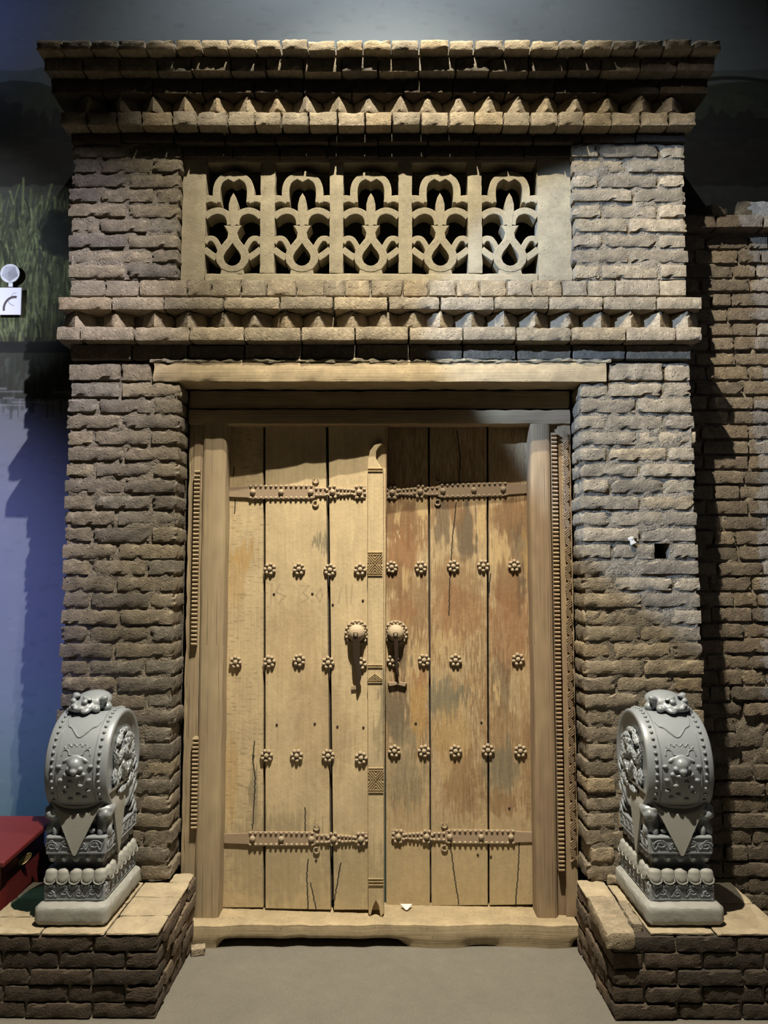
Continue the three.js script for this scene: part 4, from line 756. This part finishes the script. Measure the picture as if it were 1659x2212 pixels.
// ---------------------------------------------------------------- brick wall at the right
{
  const zW = -0.25, xa = 1.27, xb = 1.885, top = at(1560, 476, zW).y;
  const t = thing('brick_wall', 'rough brick wall running off right of the gateway', 'wall');
  const rows = 46, h = top / rows;
  {
    const g = new THREE.BoxGeometry(xb - xa, top - 0.01, 0.1, 26, 110, 1).translate((xa + xb) / 2, (top - 0.01) / 2, zW - 0.07), p = g.attributes.position;
    for (let i = 0; i < p.count; i++) if (p.getZ(i) > zW - 0.025) p.setZ(i, zW - 0.018 + 0.014 * noise(p.getX(i) * 18, p.getY(i) * 30, 8) + 0.006 * noise(p.getX(i) * 60, p.getY(i) * 60, 3));
    g.computeVertexNormals(); part('mortar', uvBox(g), M.mortar, t);
  }
  for (let k = 0; k < rows - 1; k++) {
    let x = xa - rr(0, 0.12); const rough = sstep(1.9, 1.2, k * h);
    while (x < xb - 0.03) {
      const l = Math.min(rnd() < 0.3 ? rr(0.09, 0.12) : rr(0.18, 0.23), xb - x); if (l < 0.05) break;
      if (x + l > xa + 0.03 && rnd() > 0.05 * rough) brick(t, Math.max(x, xa) + 0.004, x + l - 0.004, k * h + 0.004, (k + 1) * h - rr(0.003, 0.010), zW + rr(-0.012, 0.008) * rough, 0.1, { mats: M.brickWall, jz: 0.006, jr: 0.012 + 0.03 * rough });
      x += l;
    }
  }
  { let x = xa; while (x < xb - 0.05) { const l = Math.min(rr(0.2, 0.24), xb - x); brick(t, x + 0.003, x + l - 0.003, top - 0.058, top + 0.002, zW + 0.055, 0.16, { mats: M.brickWall, fine: true, jz: 0.003 }); x += l; } }
  const b1 = thing('brick', 'upright half brick standing on top of the right brick wall', 'brick'), p1 = at(1541, 476, zW);
  const m1 = part('block', wornBox(0.105, 0.066, 0.12, 601, { r: 0.004, amp: 0.002, chip: 0.006, step: 0.014 }), M.brickPale[1], b1); b1.position.set(p1.x, top + 0.0, zW - 0.045); m1.position.y = 0.033; b1.rotation.y = 0.5;
  const b2 = thing('brick', 'tilted loose brick lying at the far right end of the wall top', 'brick'), p2 = at(1634, 470, zW);
  const m2 = part('block', wornBox(0.15, 0.085, 0.1, 602, { r: 0.004, amp: 0.002, chip: 0.006, step: 0.014 }), M.brick[5], b2); b2.position.set(p2.x, top + 0.002, zW - 0.04); m2.position.y = 0.045; m2.rotation.z = -0.16; b2.rotation.y = -0.3;
}

// ---------------------------------------------------------------- small things
{
  const a = atY(428, 2052, 0.015), t = thing('brick_fragment', 'small pale brick chip lying on the floor at the left plinth corner', 'brick chip', [a.x, 0, a.z], 0.25);
  part('chip', wornBox(0.056, 0.03, 0.045, 611, { r: 0.003, amp: 0.002, chip: 0.004, step: 0.01 }), M.brickPale[2], t).position.y = 0.0155;
  const b = atY(1326, 1908, PL), t2 = thing('brick_fragment', 'broken brick piece on the right plinth between drum stone and pier', 'brick chip', [b.x, PL, b.z], -0.5);
  part('chip', wornBox(0.052, 0.028, 0.04, 612, { r: 0.003, amp: 0.003, chip: 0.006, step: 0.01 }), M.brickPale[0], t2).position.y = 0.0145;
}
{
  const q = at(1365, 1168, 0.004), c = part('mortar_chip', wornBox(0.024, 0.036, 0.014, 620, { r: 0.004, amp: 0.003, chip: 0.006, step: 0.006 }), std('#bcb7ad'), scene.getObjectByName('brick_pier_001'), 'white mortar chip');
  c.position.copy(q); c.rotation.z = 0.4;
  const p = atY(878, 1964, 0.0935), t = thing('paint_flake', 'small white triangular flake lying on the threshold under the right door leaf', 'flake', [p.x, 0.092, p.z - 0.004]);
  part('flake', extrude(shapeOf([[-0.026, -0.014], [-0.004, 0.018], [0.004, 0.018], [0.026, -0.014]].map(([x, y]) => [x, -y])), 0.002, 0.0008).rotateX(-1.2), std('#d8d2c2'), t).position.y = 0.009;
}
{ // red box at the left
  const xr = -1.438, w = 0.46, z0 = -0.2, z1 = 0.17, hBody = 0.42;
  const t = thing('red_box', 'red metal box with a sloping lid left of the carved drum stone', 'box', [xr - w / 2, 0, (z0 + z1) / 2]);
  const d = z1 - z0;
  part('body', rbox(w, hBody, d, 0.006, 0, hBody / 2, 0), M.red, t);
  const lid = part('lid', rbox(w + 0.07, 0.022, d + 0.09, 0.006), M.red, t); lid.position.set(0, hBody + 0.022, 0.01); lid.rotation.x = 0.06;
  part('side_panel', rbox(0.006, hBody - 0.1, d - 0.08, 0.002, w / 2 + 0.001, hBody / 2 - 0.01, 0), M.redDark, t);
  const hq = at(74, 1830, 0.0);
  const hd = part('handle', merge([new THREE.TorusGeometry(0.022, 0.0025, 8, 28).scale(1.25, 0.62, 1), new THREE.CylinderGeometry(0.02, 0.02, 0.002, 24).rotateX(Math.PI / 2).scale(1.2, 0.58, 1)]), M.brass, t, 'oval metal lock ring');
  hd.position.set(w / 2 + 0.016, 0.375, 0.03); hd.rotation.set(0, 0.9, 0.5);
  // lettering, cut by the edge of the picture
  const stroke = (x0, y0, x1, y1, wd = 0.0042) => { const l = Math.hypot(x1 - x0, y1 - y0); return new THREE.BoxGeometry(l, wd, 0.002).rotateZ(Math.atan2(y1 - y0, x1 - x0)).translate((x0 + x1) / 2, (y0 + y1) / 2, 0); };
  const gl = [], ox = w / 2 - 0.056, oy = 0.33; // the character for box
  const s = 0.052, L = (a, b, c, e, wd) => gl.push(stroke(ox + a * s, oy + b * s, ox + c * s, oy + e * s, wd));
  L(0.06, 0.98, 0.0, 0.84); L(0.04, 0.93, 0.42, 0.93); L(0.22, 0.92, 0.28, 0.82); L(0.6, 1.0, 0.52, 0.84); L(0.56, 0.93, 1.0, 0.93); L(0.76, 0.92, 0.84, 0.82);
  L(-0.02, 0.58, 0.44, 0.58); L(0.22, 0.76, 0.22, 0.0); L(0.2, 0.56, -0.02, 0.26); L(0.24, 0.54, 0.42, 0.36);
  L(0.54, 0.74, 0.54, 0.0); L(0.94, 0.74, 0.94, 0.0); L(0.54, 0.72, 0.94, 0.72); L(0.54, 0.48, 0.94, 0.48); L(0.54, 0.25, 0.94, 0.25); L(0.54, 0.02, 0.94, 0.02);
  part('lettering', merge(gl).translate(0, 0, d / 2 + 0.001), std('#d8d8dc'), t, 'white lettering');
  const dg = [], D = (o, segs) => segs.forEach(([a, b, c, e]) => dg.push(stroke(w / 2 - 0.054 + o + a * 0.011, 0.285 + b * 0.018, w / 2 - 0.054 + o + c * 0.011, 0.285 + e * 0.018, 0.0022)));
  D(0, [[0, 1, 1, 1], [1, 1, 1, 0.5], [0.2, 0.5, 1, 0.5], [1, 0.5, 1, 0], [0, 0, 1, 0]]); D(0.017, [[0, 0, 0, 1], [0, 1, 1, 1], [1, 1, 1, 0], [0, 0, 1, 0]]); D(0.034, [[0, 1, 1, 1], [1, 1, 1, 0.55], [1, 0.55, 0, 0], [0, 0, 1, 0]]);
  part('number', merge(dg).translate(0, 0, d / 2 + 0.001), std('#a58a4a'), t, 'small yellowish figures');
}
{ // tag on the mural
  const zT = -0.405, c = at(21, 652, zT), e = at(47, 652, zT), w = (e.x - c.x) * 2.05, h = at(21, 622, zT).y - at(21, 681, zT).y;
  const t = thing('hanging_tag', 'square white card under a round clear disc on the left mural', 'tag', [c.x, c.y - h / 2, zT]);
  const cv = document.createElement('canvas'); cv.width = cv.height = 256; const g = cv.getContext('2d');
  g.fillStyle = '#d9d8ee'; g.fillRect(0, 0, 256, 256); g.strokeStyle = '#2a1026'; g.lineWidth = 24; g.beginPath(); g.arc(190, 200, 112, Math.PI * 0.94, Math.PI * 1.56); g.stroke();
  g.lineWidth = 4; g.strokeStyle = '#4a3a5a'; g.beginPath(); g.arc(205, 110, 62, Math.PI * 1.05, Math.PI * 1.5); g.stroke(); g.lineWidth = 5; g.beginPath(); g.arc(196, 90, 82, Math.PI * 0.55, Math.PI * 0.95); g.stroke();
  const tx = new THREE.CanvasTexture(cv); tx.colorSpace = THREE.SRGBColorSpace;
  part('card', rbox(w, h, 0.006, 0.002, 0, h / 2, 0.006), std('#ded9f0', { roughness: 0.6 }), t);
  part('print', new THREE.PlaneGeometry(w * 0.97, h * 0.97).translate(0, h / 2, 0.0093), std('#ffffff', { map: tx, roughness: 0.6 }), t);
  const dy = at(24, 592, zT).y - at(21, 681, zT).y, dr = 0.046, dx = at(24, 592, zT).x - c.x;
  part('neck', rbox(0.022, 0.03, 0.006, 0.002, dx + 0.004, dy - dr - 0.004, 0.006), std('#b9b9c8', { roughness: 0.4 }), t);
  const disc = new THREE.ConeGeometry(dr, 0.02, 5, 1).rotateX(Math.PI / 2).translate(0, 0, 0.012);
  part('disc', merge([new THREE.CylinderGeometry(dr, dr, 0.008, 40).rotateX(Math.PI / 2), disc]).translate(dx, dy, 0.008), std('#a9a9b8', { roughness: 0.3 }), t, 'round grey-clear disc');
}

scene.traverse((o) => { if (o.isMesh) { o.castShadow = true; o.receiveShadow = true; } });
renderer.render(scene, camera);
